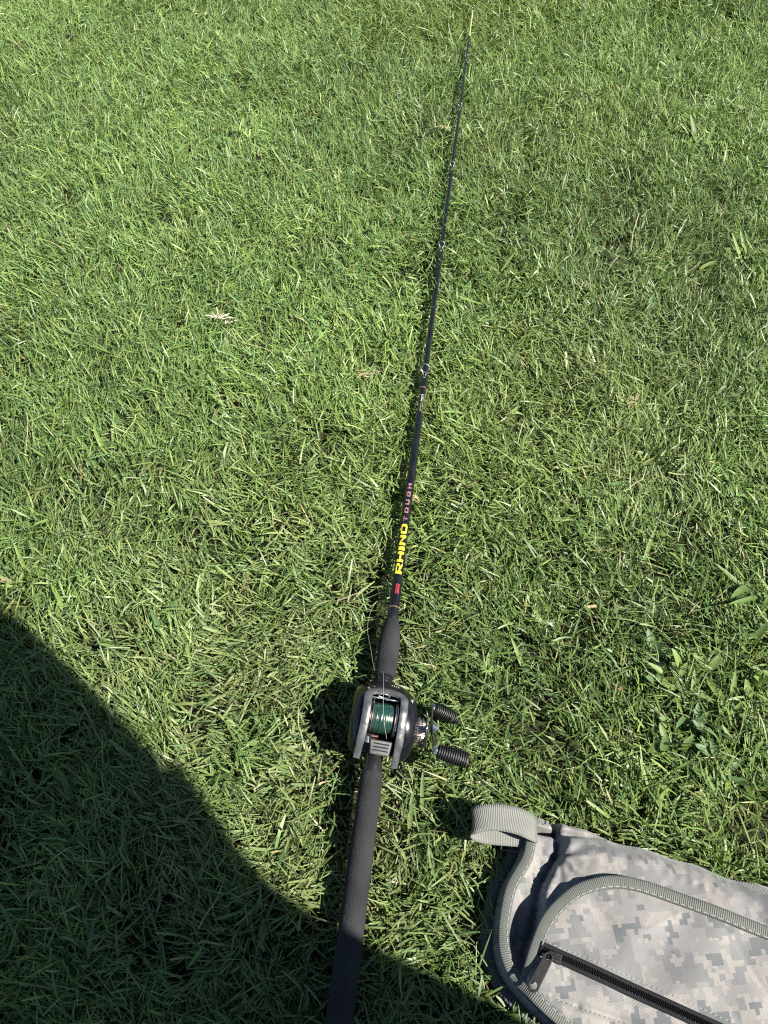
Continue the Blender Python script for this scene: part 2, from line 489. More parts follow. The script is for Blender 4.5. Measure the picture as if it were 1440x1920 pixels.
def bag_z(P):
    P = np.asarray(P, float)
    dl = seg_sd(P, LEFT)            # inside = left of the direction (down the left edge, then along the bottom)
    dt = -seg_sd(P, TOP)            # inside = right of the direction (along the top)
    dr = seg_sd(P, REC)
    dp = -seg_sd(P, POCK)
    de = ENDX - P[:, 0]
    x, y = P[:, 0], P[:, 1]
    wr = 0.0012 * np.sin(38 * x + 22 * y) * np.sin(55 * y - 19 * x + 1) + 0.0008 * np.sin(90 * x - 70 * y)
    strip = 0.046 - (0.004 + 0.014 * np.exp(-((y - 0.215) / 0.028) ** 2) + 0.010 * np.exp(-((y - 0.075) / 0.032) ** 2)) * sstep(dl, 0.005, 0.018)
    pil = 0.040 + 0.016 * rnd(dr, 0.006) + 0.005 * sstep(dr, 0.0, 0.08) + wr * sstep(dr, 0, 0.02)
    pil = pil + 0.0045 * sstep(dp, 0.0, 0.004)
    arc = seg_arc(P, POCK)
    pil = pil + 0.0007 * np.sin(arc * 480 + 2.0 * np.sin(arc * 60)) * np.exp(-np.abs(dp + 0.012) / 0.010) * sstep(np.abs(dp + 0.006), 0.004, 0.008)
    pil = pil + 0.0022 * np.abs(np.sin(31 * x + 47 * y + 1.5 * np.sin(40 * x - 9 * y))) ** 0.5 * np.sin(23 * x - 14 * y + 0.6) * sstep(dr, 0.01, 0.03)
    z = np.where(dr > 0, np.maximum(pil, strip * sstep(-dr, -0.01, 0.0)), strip - 0.006 * sstep(dr, -0.008, 0.0))
    # pinched fold beside the end, and the crease below the folded top hem
    d, t = seg_d(P, at(1060, 1566, .06), at(1051, 1613, .06)); z -= 0.012 * np.exp(-(d / 0.0035) ** 2) * (1 - t * 0.6)
    d, t = seg_d(P, at(1046, 1600, .06), at(1066, 1596, .06)); z -= 0.005 * np.exp(-(d / 0.003) ** 2)
    d, t = seg_d(P, at(1000, 1548, .05), at(1140, 1570, .05)); z -= 0.024 * np.exp(-(d / 0.0038) ** 2) * np.sqrt(np.clip(1 - t, 0, 1))
    d, t = seg_d(P, at(996, 1852, .06), at(1085, 1886, .06)); z -= 0.003 * np.exp(-(d / 0.0022) ** 2)
    d, t = seg_d(P, at(1085, 1886, .06), at(1400, 1990, .06)); z -= 0.003 * np.exp(-(d / 0.0022) ** 2)
    # sag and creases: hollows along the top edge, folds fanning out from the pinch
    pin = at(1052, 1606, .06)
    an = np.arctan2(y - pin[1], x - pin[0]); rad = np.hypot(x - pin[0], y - pin[1])
    z = z + np.where(dr > 0.004, 0.0022 * np.sin(an * 9 + 1.2) * np.exp(-rad / 0.045) * sstep(rad, 0.004, 0.014), 0)
    ta = seg_arc(P, TOP)
    z = z + 0.0030 * np.sin(ta * 62 + 1.4 * np.sin(ta * 21)) * np.exp(-((dt - 0.022) / 0.014) ** 2) * (dr > 0)
    dt = dt + 0.0022 * np.sin(ta * 47 + 0.8) + 0.0012 * np.sin(ta * 118)
    z = z * (0.14 + 0.86 * rnd(dt, 0.028)) * sstep(dt, -0.007, 0.002)
    z = z * (0.30 + 0.70 * sstep(dl, -0.005, 0.0)) * sstep(dl, -0.016, -0.010)
    z = z * rnd(de, 0.04)
    return np.maximum(z, -0.004)


def bag_inside(P):
    return (seg_sd(P, LEFT) > -0.012) & (seg_sd(P, TOP) < 0.0) & (P[:, 0] < ENDX)


# ------------------------------------------------------------------ rod line
ROD_A, ROD_B = at(638, 1899, 0.040), at(887.5, 12, 0.031)
ROD_L = np.linalg.norm(ROD_B - ROD_A)
ROD_D = (ROD_B - ROD_A) / ROD_L


def rod_s(py):
    """distance along the rod at which it crosses picture row py"""
    lo, hi = -0.5, ROD_L + 0.5
    for _ in range(60):
        mid = (lo + hi) / 2
        p = ROD_A + ROD_D * mid - np.array([0, 0, CAM_H])
        y = 960 - FPX * (p @ UPV) / (p @ FWD)
        if y > py: lo = mid
        else: hi = mid
    return (lo + hi) / 2


# ------------------------------------------------------------------ grass
def in_view(x, y, m=0.06):
    depth = y * math.cos(PITCH) + CAM_H * math.sin(PITCH)
    return (np.abs(x) < depth * 720 / FPX + m) & (y > -0.06) & (y < 2.30)


def smooth_field(x, y, seed, sc):
    r = np.random.default_rng(seed)
    out = np.zeros_like(x)
    for k in range(7):
        a = r.uniform(0, 2 * math.pi); f = sc * r.uniform(0.5, 1.8); ph = r.uniform(0, 6.28)
        out += np.sin(f * (x * math.cos(a) + y * math.sin(a)) + ph)
    return out / 2.6


def blade_mesh(x, y, z0, L, W, az, th0, th1, tw, colr, K=4, cut=None, bend=None):
    n = len(x)
    dirx, diry = np.cos(az), np.sin(az)
    pos = np.stack([x, y, z0], 1)
    verts = np.empty((n, K + 1, 2, 3), np.float32)
    for k in range(K + 1):
        t = k / K
        th = th0 + (th1 - th0) * t
        azk = az if bend is None else az + bend * t
        dx, dy = np.cos(azk), np.sin(azk)
        T = np.stack([np.sin(th) * dx, np.sin(th) * dy, np.cos(th)], 1)
        P = np.stack([-dy, dx, np.zeros(n)], 1)
        Nn = np.cross(T, P)
        a = tw * (0.4 + t)
        side = P * np.cos(a)[:, None] + Nn * np.sin(a)[:, None]
        wt = (0.75 + 0.55 * t - 1.15 * t * t * (1 if cut is None else 1 - 0.75 * cut)) if k < K else (0.06 if cut is None else 0.06 + 0.55 * cut)
        w = (W * wt)[:, None] * 0.5 * np.ones((n, 1))
        verts[:, k, 0] = pos - side * w
        verts[:, k, 1] = pos + side * w
        if k < K:
            pos = pos + T * (L / K)[:, None]
    idx = np.arange(n)[:, None] * (2 * (K + 1))
    quads = np.concatenate([idx + np.array([2 * k, 2 * k + 1, 2 * k + 3, 2 * k + 2]) for k in range(K)], 1).reshape(-1)
    cols = np.empty((n, K + 1, 2, 4), np.float32)
    cols[..., 3] = 1
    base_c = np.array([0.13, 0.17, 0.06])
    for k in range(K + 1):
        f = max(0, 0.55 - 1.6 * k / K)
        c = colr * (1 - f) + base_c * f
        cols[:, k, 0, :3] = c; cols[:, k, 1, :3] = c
    return verts.reshape(-1, 3), quads, cols.reshape(-1, 4)


def build_blades(name, parts, matl):
    V = np.concatenate([p[0] for p in parts])
    off, Q = 0, []
    for p in parts:
        Q.append(p[1] + off); off += len(p[0])
    Q = np.concatenate(Q).astype(np.int32)
    C = np.concatenate([p[2] for p in parts])
    me = bpy.data.meshes.new(name)
    nf = len(Q) // 4
    me.vertices.add(len(V)); me.vertices.foreach_set('co', V.astype(np.float32).ravel())
    me.loops.add(len(Q)); me.loops.foreach_set('vertex_index', Q)
    me.polygons.add(nf)
    me.polygons.foreach_set('loop_start', np.arange(nf, dtype=np.int32) * 4)
    me.polygons.foreach_set('use_smooth', np.ones(nf, dtype=bool))
    at_ = me.color_attributes.new('blade_colour', 'FLOAT_COLOR', 'POINT')
    at_.data.foreach_set('color', C.astype(np.float32).ravel())
    me.materials.append(matl)
    me.update(calc_edges=True)
    o = bpy.data.objects.new(name, me)
    COL.objects.link(o)
    return o


GREENS = np.array([[0.134, 0.212, 0.050], [0.104, 0.188, 0.046], [0.168, 0.240, 0.060], [0.090, 0.172, 0.060], [0.195, 0.254, 0.076], [0.134, 0.216, 0.076]])
STRAW = np.array([[0.34, 0.29, 0.14], [0.26, 0.23, 0.10], [0.42, 0.37, 0.22], [0.20, 0.17, 0.07]])


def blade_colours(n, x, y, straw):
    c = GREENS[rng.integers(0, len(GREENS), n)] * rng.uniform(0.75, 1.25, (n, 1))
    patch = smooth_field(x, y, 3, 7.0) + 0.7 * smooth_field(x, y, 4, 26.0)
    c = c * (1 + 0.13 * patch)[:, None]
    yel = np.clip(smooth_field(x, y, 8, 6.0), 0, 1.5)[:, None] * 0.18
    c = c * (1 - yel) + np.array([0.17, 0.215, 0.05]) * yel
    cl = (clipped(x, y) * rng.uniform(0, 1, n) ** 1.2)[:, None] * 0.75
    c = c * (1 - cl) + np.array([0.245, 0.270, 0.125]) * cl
    c = c * (1 - 0.22 * thin_dark(x, y))[:, None]  # blades coloured darker where the lawn is thinned
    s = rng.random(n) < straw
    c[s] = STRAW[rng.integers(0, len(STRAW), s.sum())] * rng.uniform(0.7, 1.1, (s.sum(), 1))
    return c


def bump2(x, y, px, py, r):
    p = at(px, py, 0.03)
    return np.exp(-((x - p[0]) ** 2 + (y - p[1]) ** 2) / r ** 2)


def thin_dark(x, y):
    """where the lawn stands thinner and weedier, its blades coloured darker"""
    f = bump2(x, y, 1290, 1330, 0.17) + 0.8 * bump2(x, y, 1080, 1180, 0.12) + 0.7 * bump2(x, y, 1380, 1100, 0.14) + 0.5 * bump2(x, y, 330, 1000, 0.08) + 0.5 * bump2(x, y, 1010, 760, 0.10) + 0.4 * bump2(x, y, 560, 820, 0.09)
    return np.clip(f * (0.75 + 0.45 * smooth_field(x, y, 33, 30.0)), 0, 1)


def clipped(x, y):
    """where pale dried clippings lie on top"""
    f = bump2(x, y, 470, 1330, 0.17) + 0.8 * bump2(x, y, 560, 1540, 0.10) + 0.7 * bump2(x, y, 820, 1620, 0.08) + 0.7 * bump2(x, y, 250, 1060, 0.14) + 0.6 * bump2(x, y, 600, 1080, 0.14) + 0.5 * bump2(x, y, 1150, 600, 0.22) + 0.45 * bump2(x, y, 1250, 900, 0.16)
    return np.clip(f * (0.8 + 0.5 * smooth_field(x, y, 34, 36.0)), 0, 1)


def scatter(n, region):
    x0, x1, y0, y1 = region
    return rng.uniform(x0, x1, n), rng.uniform(y0, y1, n)


def grass_layer(density, region, keep, kind):
    n = int(density * (region[1] - region[0]) * (region[3] - region[2]))
    x, y = scatter(n, region)
    k = keep(x, y)
    # tufts: thin the lawn where a slow field is low
    f = smooth_field(x, y, 21, 42.0)
    k &= rng.random(n) < np.clip(0.82 + 0.34 * f, 0.30, 1)
    k &= rng.random(n) > 0.34 * thin_dark(x, y)
    x, y = x[k], y[k]
    P = np.stack([x, y], 1)
    inb = (x > 0.05) & (y < 0.40)
    if inb.any():
        ins = np.zeros(len(x), bool); ins[inb] = bag_inside(P[inb])
        x, y, P = x[~ins], y[~ins], P[~ins]
    n = len(x)
    az0 = 2.2 + 1.0 * smooth_field(x, y, 5, 5.0) + 0.8 * smooth_field(x, y, 6, 17.0) + 0.9 * smooth_field(x, y, 7, 55.0)
    gz = ground_z(x, y)
    if kind == 'upright':
        az = az0 + rng.normal(0, 0.65, n)
        L = rng.gamma(9, 0.0032, n).clip(0.012, 0.055)
        W = rng.uniform(0.0010, 0.0023, n) + 0.0014 * (rng.random(n) < 0.05)
        th0 = np.abs(rng.normal(0.40, 0.28, n)); th1 = th0 + np.abs(rng.normal(0.55, 0.35, n))
        z0 = gz - 0.002
        straw = 0.010
    elif kind == 'laid':
        az = az0 + rng.normal(0, 0.75, n) + np.where(rng.random(n) < 0.4, math.pi, 0)
        L = rng.gamma(5, 0.0040, n).clip(0.007, 0.040)
        W = rng.uniform(0.0010, 0.0025, n) + 0.0014 * (rng.random(n) < 0.05)
        th0 = rng.normal(1.10, 0.25, n); th1 = th0 + rng.normal(0.30, 0.35, n)
        z0 = gz + rng.uniform(0.008, 0.024, n)
        straw = 0.014
    else:                                   # thatch close to the soil
        az = rng.uniform(0, 6.28, n)
        L = rng.uniform(0.012, 0.040, n)
        W = rng.uniform(0.0010, 0.0024, n)
        th0 = rng.normal(1.45, 0.15, n); th1 = th0 + rng.normal(0.1, 0.3, n)
        z0 = gz + rng.uniform(0.001, 0.010, n)
        straw = 0.30
    # pressed down under the grip and the reel
    s = (P - ROD_A[:2]) @ ROD_D[:2]
    off = np.abs((P - ROD_A[:2]) @ np.array([ROD_D[1], -ROD_D[0]]))
    near = (s < S_FORE1 + 0.01) & (off < 0.030)
    nr2 = (s > S_FORE1) & (s < rod_s(560)) & (off < 0.024)
    reel = (np.abs(s - S_REEL) < 0.05) & (off < 0.062)
    hgt = np.where(reel, 0.5, np.where(near, 0.6, np.where(nr2, 0.78, 1.0)))
    L = L * hgt; z0 = gz + (z0 - gz) * hgt
    cut = rng.choice([0.0, 0.3, 1.0], n, p=[0.5, 0.2, 0.3])
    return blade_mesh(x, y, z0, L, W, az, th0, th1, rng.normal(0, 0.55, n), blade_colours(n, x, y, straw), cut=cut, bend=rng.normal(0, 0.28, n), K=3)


S_REEL = rod_s(1362)
S_FORE1 = rod_s(1162)
VIEW = (-1.05, 1.05, -0.06, 2.30)
WIDE = (-1.6, 1.6, -0.9, 2.9)
vis = lambda x, y: in_view(x, y)
ring = lambda x, y: ~in_view(x, y) & in_view(x, y, 0.32) & (y > 0)
hid = lambda x, y: ~in_view(x, y) & ~ring(x, y)
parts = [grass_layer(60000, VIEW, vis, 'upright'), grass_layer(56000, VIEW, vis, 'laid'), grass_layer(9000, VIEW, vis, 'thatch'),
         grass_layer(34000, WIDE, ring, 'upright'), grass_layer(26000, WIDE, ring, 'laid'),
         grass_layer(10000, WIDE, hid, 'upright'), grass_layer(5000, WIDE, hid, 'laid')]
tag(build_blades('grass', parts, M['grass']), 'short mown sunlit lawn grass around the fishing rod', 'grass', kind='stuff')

# ------------------------------------------------------------------ fishing rod
zax = Vector((0, 0, 1))
yv = Vector(ROD_D)
xv = yv.cross(zax).normalized()
zv = xv.cross(yv).normalized()
rot = Matrix((xv, yv, zv)).transposed()
rod = empty('fishing_rod', Vector(ROD_A), rot.to_euler())
tag(rod, 'black fishing rod with foam grips and yellow tip lying on the lawn', 'fishing rod')
S = rod_s
s_seat0, s_seat1 = S(1449), S(1268)


def radius_at(py, width_px):
    p = ROD_A + ROD_D * S(py) - np.array([0, 0, CAM_H])
    return 0.5 * width_px * (p @ FWD) / FPX


# rear grip, a little uneven
g0 = -0.115
prof = [(g0, 0.0098), (g0 + 0.002, 0.0118), (g0 + 0.006, 0.0126)]
for k in range(1, 30):
    s_ = g0 + 0.006 + (s_seat0 - g0 - 0.010) * k / 30
    prof.append((s_, 0.0124 - 0.0006 * k / 30 + 0.0002 * math.sin(k * 1.9)))
prof += [(s_seat0 - 0.003, 0.0116), (s_seat0 - 0.0008, 0.0112), (s_seat0, 0.0104)]
lathe('rear_grip', prof, M['foam'], rod, n=40)
# reel seat
seat = lathe('reel_seat', [(s_seat0 - 0.004, 0.0096), (s_seat0 + 0.001, 0.0098), (s_seat0 + 0.018, 0.0095), (s_seat0 + 0.024, 0.0088), (S_REEL - 0.01, 0.0084), (S_REEL + 0.02, 0.0084), (s_seat1 - 0.018, 0.0092), (s_seat1 - 0.0165, 0.0092)], M['seat'], rod, n=36)
thr = []
s_ = s_seat1 - 0.0168
while s_ < s_seat1 - 0.0005:
    thr += [(s_, 0.0086), (s_ + 0.0012, 0.0096), (s_ + 0.0018, 0.0096), (s_ + 0.0028, 0.0086)]
    s_ += 0.0032
lathe('locking_thread', thr, M['seat'], rod, n=36)
lathe('lock_hood', [(s_seat1 - 0.030, 0.0098), (s_seat1 - 0.029, 0.0108), (s_seat1 - 0.019, 0.0110), (s_seat1 - 0.0172, 0.0100)], M['seat'], rod, n=36)
# fore grip
f0, f1 = s_seat1 - 0.001, S(1161)
L_ = f1 - f0
lathe('fore_grip', [(f0, 0.0098), (f0 + 0.0015, 0.0114), (f0 + 0.01, 0.0121), (f0 + 0.35 * L_, 0.0123), (f0 + 0.62 * L_, 0.0121), (f0 + 0.78 * L_, 0.0110), (f0 + 0.90 * L_, 0.0092), (f0 + 0.965 * L_, 0.0080), (f1 - 0.001, 0.0073), (f1, 0.0064)], M['foam'], rod, n=40)
# blank
s_fer = S(778)
lower = [(f1 - 0.004, 0.0062), (S(1138), 0.0061), (S(1000), 0.0056), (S(880), 0.0053), (s_fer - 0.002, 0.0050), (s_fer, 0.0046)]
lathe('lower_blank', lower, M['blank'], rod, n=28)
s_tip0, s_tip1 = S(68), S(18)
upper = [(s_fer - 0.004, 0.0040), (S(730), 0.0043), (S(600), 0.0040), (S(460), 0.0036), (S(300), 0.0032), (S(180), 0.0026), (s_tip0, 0.0019)]
lathe('upper_blank', upper, M['blank'], rod, n=24)


def r_blank(s):
    pr = lower if s < s_fer else upper + [(s_tip1, 0.0015)]
    for (a, ra), (b, rb) in zip(pr[:-1], pr[1:]):
        if a <= s <= b: return ra + (rb - ra) * (s - a) / (b - a)
    return pr[-1][1]


tipo = lathe('tip_section', [(s_tip0 - 0.001, 0.0017), (s_tip0 + 0.004, 0.0018), ((s_tip0 + s_tip1) / 2, 0.0013), (s_tip1 - 0.01, 0.0015), (s_tip1, 0.0012)], M['tip'], rod, n=16)
lathe('trim_ring', [(S(1142), 0.0062), (S(1142) + 0.0003, 0.0066), (S(1142) + 0.0016, 0.0066), (S(1142) + 0.0019, 0.0062)], M['gold'], rod, n=28)
lathe('trim_ring', [(S(730), 0.0044), (S(730) + 0.0003, 0.00495), (S(730) + 0.0020, 0.00495), (S(730) + 0.0023, 0.0044)], M['gold'], rod, n=28)
lathe('winding_check', [(f1 - 0.002, 0.0062), (f1 + 0.0005, 0.0070), (f1 + 0.006, 0.0066), (f1 + 0.0075, 0.0062)], M['blank'], rod, n=28)


def guide(s, ring_r, height):
    g = empty('line_guide'); g.parent = rod
    rb = r_blank(s)
    # thread wrap over the foot
    w = lathe('thread_wrap', [(s - 0.026, rb), (s - 0.0255, rb + 0.0009), (s - 0.008, rb + 0.0011), (s - 0.0065, rb + 0.0002)], M['gloss'], g, n=18)
    # frame legs from foot to ring
    zc = rb + height
    for sx in (-1, 1):
        path = catmull([(0.0006 * sx, s - 0.012, rb + 0.0006), (0.0018 * sx, s - 0.006, rb + 0.0020), (ring_r * 0.95 * sx, s - 0.001, zc - ring_r * 0.25), (ring_r * 1.02 * sx, s, zc)], 5)
        sweep('frame_leg', path, [(0.0007 * math.cos(a), 0.0007 * math.sin(a)) for a in np.linspace(0, 2 * math.pi, 7)[:-1]], M['guide'], g)
    a = np.linspace(0, 2 * math.pi, 25)
    ti = R(35)
    ring = [(ring_r * math.cos(t), s + ring_r * math.sin(t) * math.sin(ti), zc + ring_r * math.sin(t) * math.cos(ti)) for t in a]
    # ring stands up, leaning back
    sweep('ring', ring, [(0.0009 * math.cos(t), 0.0009 * math.sin(t)) for t in np.linspace(0, 2 * math.pi, 9)[:-1]], M['guide'], g, up=(0, math.cos(ti), -math.sin(ti)))
    sweep('ring_insert', [(p[0] * 0.85, s + (p[1] - s) * 0.85, zc + (p[2] - zc) * 0.85) for p in ring], [(0.0006 * math.cos(t), 0.0006 * math.sin(t)) for t in np.linspace(0, 2 * math.pi, 7)[:-1]], M['gunmetal'], g, up=(0, math.cos(ti), -math.sin(ti)))


for py, rr, hh in ((702, 0.0062, 0.0085), (467, 0.0048, 0.0062), (315, 0.0040, 0.0052), (203, 0.0034, 0.0046), (110, 0.0030, 0.0040)):
    guide(S(py), rr, hh)
tt = empty('tip_top'); tt.parent = rod
lathe('tube', [(s_tip1 - 0.006, 0.0016), (s_tip1 - 0.0055, 0.0020), (s_tip1 + 0.004, 0.0020), (s_tip1 + 0.0045, 0.0008)], M['gunmetal'], tt, n=14)
ring = [(0.0032 * math.cos(t), s_tip1 + 0.006 + 0.0015 * math.sin(t), 0.0035 + 0.0030 * math.sin(t)) for t in np.linspace(0, 2 * math.pi, 21)]
sweep('ring', ring, [(0.0008 * math.cos(t), 0.0008 * math.sin(t)) for t in np.linspace(0, 2 * math.pi, 8)[:-1]], M['gunmetal'], tt, up=(0, 1, 0))

# printed lettering wrapped round the blank
FONT = {
 'R': ["#######.", "########", "##....##", "##....##", "#######.", "######..", "##..###.", "##....##"],
 'H': ["##....##", "##....##", "##....##", "########", "########", "##....##", "##....##", "##....##"],
 'I': ["###", "###", "###", "###", "###", "###", "###", "###"],
 'N': ["##....##", "###...##", "####..##", "##.##.##", "##..####", "##...###", "##....##", "##....##"],
 'O': [".######.", "########", "##....##", "##....##", "##....##", "##....##", "########", ".######."],
 'T': ["########", "########", "...##...", "...##...", "...##...", "...##...", "...##...", "...##..."],
 'U': ["##....##", "##....##", "##....##", "##....##", "##....##", "##....##", "########", ".######."],
 'G': [".#######", "########", "##......", "##..####", "##....##", "##....##", "########", ".######."],
 'Z': ["########", "########", ".....##.", "....##..", "...##...", "..##....", "########", "########"],
 'E': ["########", "########", "##......", "######..", "######..", "##......", "########", "########"],
 'B': ["#######.", "##....##", "##....##", "#######.", "#######.", "##....##", "##....##", "#######."],
 'C': [".#######", "########", "##......", "##......", "##......", "##......", "########", ".#######"],
}


def wrap_text(name, text, s0, s1, height, matl, gap=0.14, lift=0.00012, ang=0.0, parent=None, slant=0.0):
    """each letter a mesh; reads from butt to tip with letter tops to the left"""
    ws = [len(FONT[c][0]) / 8 for c in text]
    unit = (s1 - s0) / (sum(ws) + gap * (len(text) - 1))
    s = s0
    for c, w in zip(text, ws):
        g = FONT[c]; V, F = [], []
        nr, nc = len(g), len(g[0])
        for r_ in range(nr):
            for q in range(nc):
                if g[r_][q] != '#': continue
                i = len(V)
                for (dr, dq) in ((0, 0), (0, 1), (1, 1), (1, 0)):
                    fr = (r_ + dr) / nr
                    ss = s + unit * w * (q + dq) / nc + slant * unit * (0.5 - fr)
                    v = (fr - 0.5) * height
                    rb = r_blank(ss) + lift
                    a = v / rb + ang
                    V.append((rb * math.sin(a), ss, rb * math.cos(a)))
                F.append((i, i + 3, i + 2, i + 1))
        mesh_obj(name, V, F, matl, parent or rod, smooth=False)
        s += unit * (w + gap)


wrap_text('yellow_letter', 'RHINO', S(1080), S(987), 0.0086, M['yellow'], gap=0.14)
wrap_text('pink_letter', 'TOUGH', S(982), S(911), 0.0052, M['pink'], gap=0.55)
wrap_text('red_letter', 'ZEBCO', S(1117), S(1099), 0.0044, M['red'], gap=0.10, ang=0.25)


def wrap_rect(s0, s1, v0, v1, matl, name, parent, lift=0.0002, n=4):
    V, F = [], []
    for i in range(n + 1):
        for ss in (s0, s1):
            v = v0 + (v1 - v0) * i / n
            rb = r_blank(ss) + lift
            V.append((rb * math.sin(v / rb), ss, rb * math.cos(v / rb)))
    for i in range(n):
        F.append((2 * i, 2 * i + 1, 2 * i + 3, 2 * i + 2))
    return mesh_obj(name, V, F, matl, parent, smooth=False)


# rating panel near the ferrule: thin frame and small illegible print
lab0, lab1 = S(776), S(743)
wrap_rect(lab0, lab1, -0.0034, -0.0031, M['white'], 'label_border', rod)
wrap_rect(lab0, lab1, 0.0031, 0.0034, M['white'], 'label_border', rod)
wrap_rect(lab1 - 0.0006, lab1, -0.0031, 0.0031, M['white'], 'label_border', rod)
ll = lab1 - lab0
for k in range(7):
    a = lab0 + ll * (0.06 + 0.068 * k)
    wrap_rect(a, a + ll * 0.045, -0.0004 - 0.0006 * (k % 2), 0.0018 - 0.0004 * (k % 3), M['olive'], 'label_print', rod)
for k in range(5):
    a = lab0 + ll * (0.60 + 0.07 * k)
    wrap_rect(a, a + ll * 0.04, -0.0006 + 0.0005 * (k % 2), 0.0014 + 0.0003 * (k % 2), M['white'], 'label_print', rod)

# ------------------------------------------------------------------ reel
reel = empty('fishing_reel', Vector(ROD_A + ROD_D * S_REEL), (rot @ Matrix.Rotation(R(9), 3, 'Y')).to_euler())
tag(reel, 'black and silver baitcasting reel with green line clamped on the rod', 'fishing reel')

# side profile (y forward, z up) of the body
SIDE = catmull([(-0.038, 0.013), (-0.036, 0.022), (-0.027, 0.036), (-0.012, 0.045), (0.004, 0.047), (0.020, 0.042), (0.032, 0.030), (0.039, 0.017), (0.040, 0.010), (0.030, 0.006), (0.0, 0.005), (-0.030, 0.007), (-0.038, 0.013)], 4)[:-1]
SC = np.array([0.0, 0.026])


def loft(name, secs, matl, parent):
    V, F = [], []
    m = len(SIDE)
    for (x, sc, dy, dz) in secs:
        for p in SIDE:
            q = SC + (p - SC) * sc + np.array([dy, dz])
            V.append((x, q[0], q[1]))
    for i in range(len(secs) - 1):
        for k in range(m):
            a, b = i * m + k, i * m + (k + 1) % m
            F.append((a, b, b + m, a + m))
    F.append(tuple(reversed(range(m)))); F.append(tuple(range((len(secs) - 1) * m, len(secs) * m)))
    o = mesh_obj(name, V, F, matl, parent)
    bm = bmesh.new(); bm.from_mesh(o.data); bmesh.ops.recalc_face_normals(bm, faces=bm.faces); bm.to_mesh(o.data); bm.free()
    md = o.modifiers.new('es', 'EDGE_SPLIT'); md.split_angle = R(45)
    return o


loft('palm_side_plate', [(-0.0170, 0.93, 0, 0), (-0.0205, 0.96, 0, 0), (-0.0225, 0.97, 0, -0.0005), (-0.0265, 0.93, 0, -0.001), (-0.0300, 0.82, 0, -0.0015), (-0.0325, 0.62, 0, -0.002), (-0.0335, 0.38, 0, -0.002), (-0.0338, 0.1, 0, -0.002)], M['gloss'], reel)
loft('handle_side_plate', [(0.0170, 0.93, 0, 0), (0.0215, 0.97, 0, 0), (0.0245, 0.97, 0, 0), (0.0285, 0.94, -0.001, -0.001), (0.0325, 0.84, -0.002, -0.001), (0.0352, 0.66, -0.003, -0.001), (0.0368, 0.46, -0.004, 0), (0.0372, 0.12, -0.004, 0)], M['gloss'], reel)
# chassis: floor and the nose in front of the spool
bm = bmesh.new()
box_bm(bm, (0, 0.001, 0.0085), (0.034, 0.066, 0.005))
bm_obj('chassis', bm, M['seat'], reel, bevel=0.001)
nose = [(-0.0165, 0), (0.0165, 0)]
V, F = [], []
prof2 = [(0.0365, 0.010), (0.0425, 0.014), (0.0430, 0.020), (0.0395, 0.0265), (0.0335, 0.0315), (0.0315, 0.0300), (0.0330, 0.012)]
xs = np.linspace(-0.0195, 0.0195, 9)
for x in xs:
    for (yy, zz) in prof2:
        V.append((x, yy - 7.0 * x * x, zz))
m = len(prof2)
for i in range(len(xs) - 1):
    for k in range(m):
        a, b = i * m + k, i * m + (k + 1) % m
        F.append((a, a + m, b + m, b))
F.append(tuple(range(m))); F.append(tuple(reversed(range((len(xs) - 1) * m, len(xs) * m))))
o = mesh_obj('front_nose', V, F, M['gloss'], reel)
md = o.modifiers.new('es', 'EDGE_SPLIT'); md.split_angle = R(35)
# rubbed white marks on the nose
for k in range(4):
    bm = bmesh.new()
    xx = 0.0062 + 0.0024 * k
    yy = 0.0368 - 7.0 * xx * xx
    box_bm(bm, (xx, yy, 0.0294), (0.0010, 0.0013 + 0.0005 * (k % 2), 0.0004), Matrix.Rotation(R(-42), 3, 'X'))
    bm_obj('nose_print', bm, M['white'], reel, smooth=False)

# silver hood: one bar down each side and an arch across the front
def arch_z(y):
    return np.interp(y, [-0.046, -0.036, -0.026, -0.012, 0.002, 0.014, 0.024, 0.032], [0.014, 0.026, 0.0385, 0.0472, 0.0496, 0.0470, 0.0405, 0.0320])


hw = 0.0192
xy = [(-hw - 0.001, -0.0425), (-hw - 0.0005, -0.030), (-hw, -0.015), (-hw, 0.0), (-hw, 0.012), (-hw + 0.0007, 0.0175), (-hw + 0.0042, 0.0215), (-0.008, 0.0240), (0.0, 0.0250), (0.008, 0.0240), (hw - 0.0042, 0.0215), (hw - 0.0007, 0.0175), (hw, 0.012), (hw, 0.0), (hw, -0.015), (hw + 0.0005, -0.030), (hw + 0.001, -0.0455)]
c2 = catmull([(a, b) for a, b in xy], 5)
path = np.array([(p[0], p[1], arch_z(p[1])) for p in c2])
nrm = []
for p in c2:
    dz = (arch_z(p[1] + 0.003) - arch_z(p[1] - 0.003)) / 0.006
    nrm.append((p[0] * 8, -dz, 1.0))
sec = [(-0.0040, -0.0016), (-0.0041, 0.0004), (-0.0033, 0.0011), (0, 0.0013), (0.0033, 0.0011), (0.0041, 0.0004), (0.0040, -0.0016)]
wid = 1 + 0.25 * np.exp(-(c2[:, 0] / 0.012) ** 2) * (c2[:, 1] > 0.015) - 0.12 * (c2[:, 1] < -0.03)
o = sweep('silver_hood', path, sec, M['silver'], reel, up=nrm, scale=wid)
md = o.modifiers.new('es', 'EDGE_SPLIT'); md.split_angle = R(50)

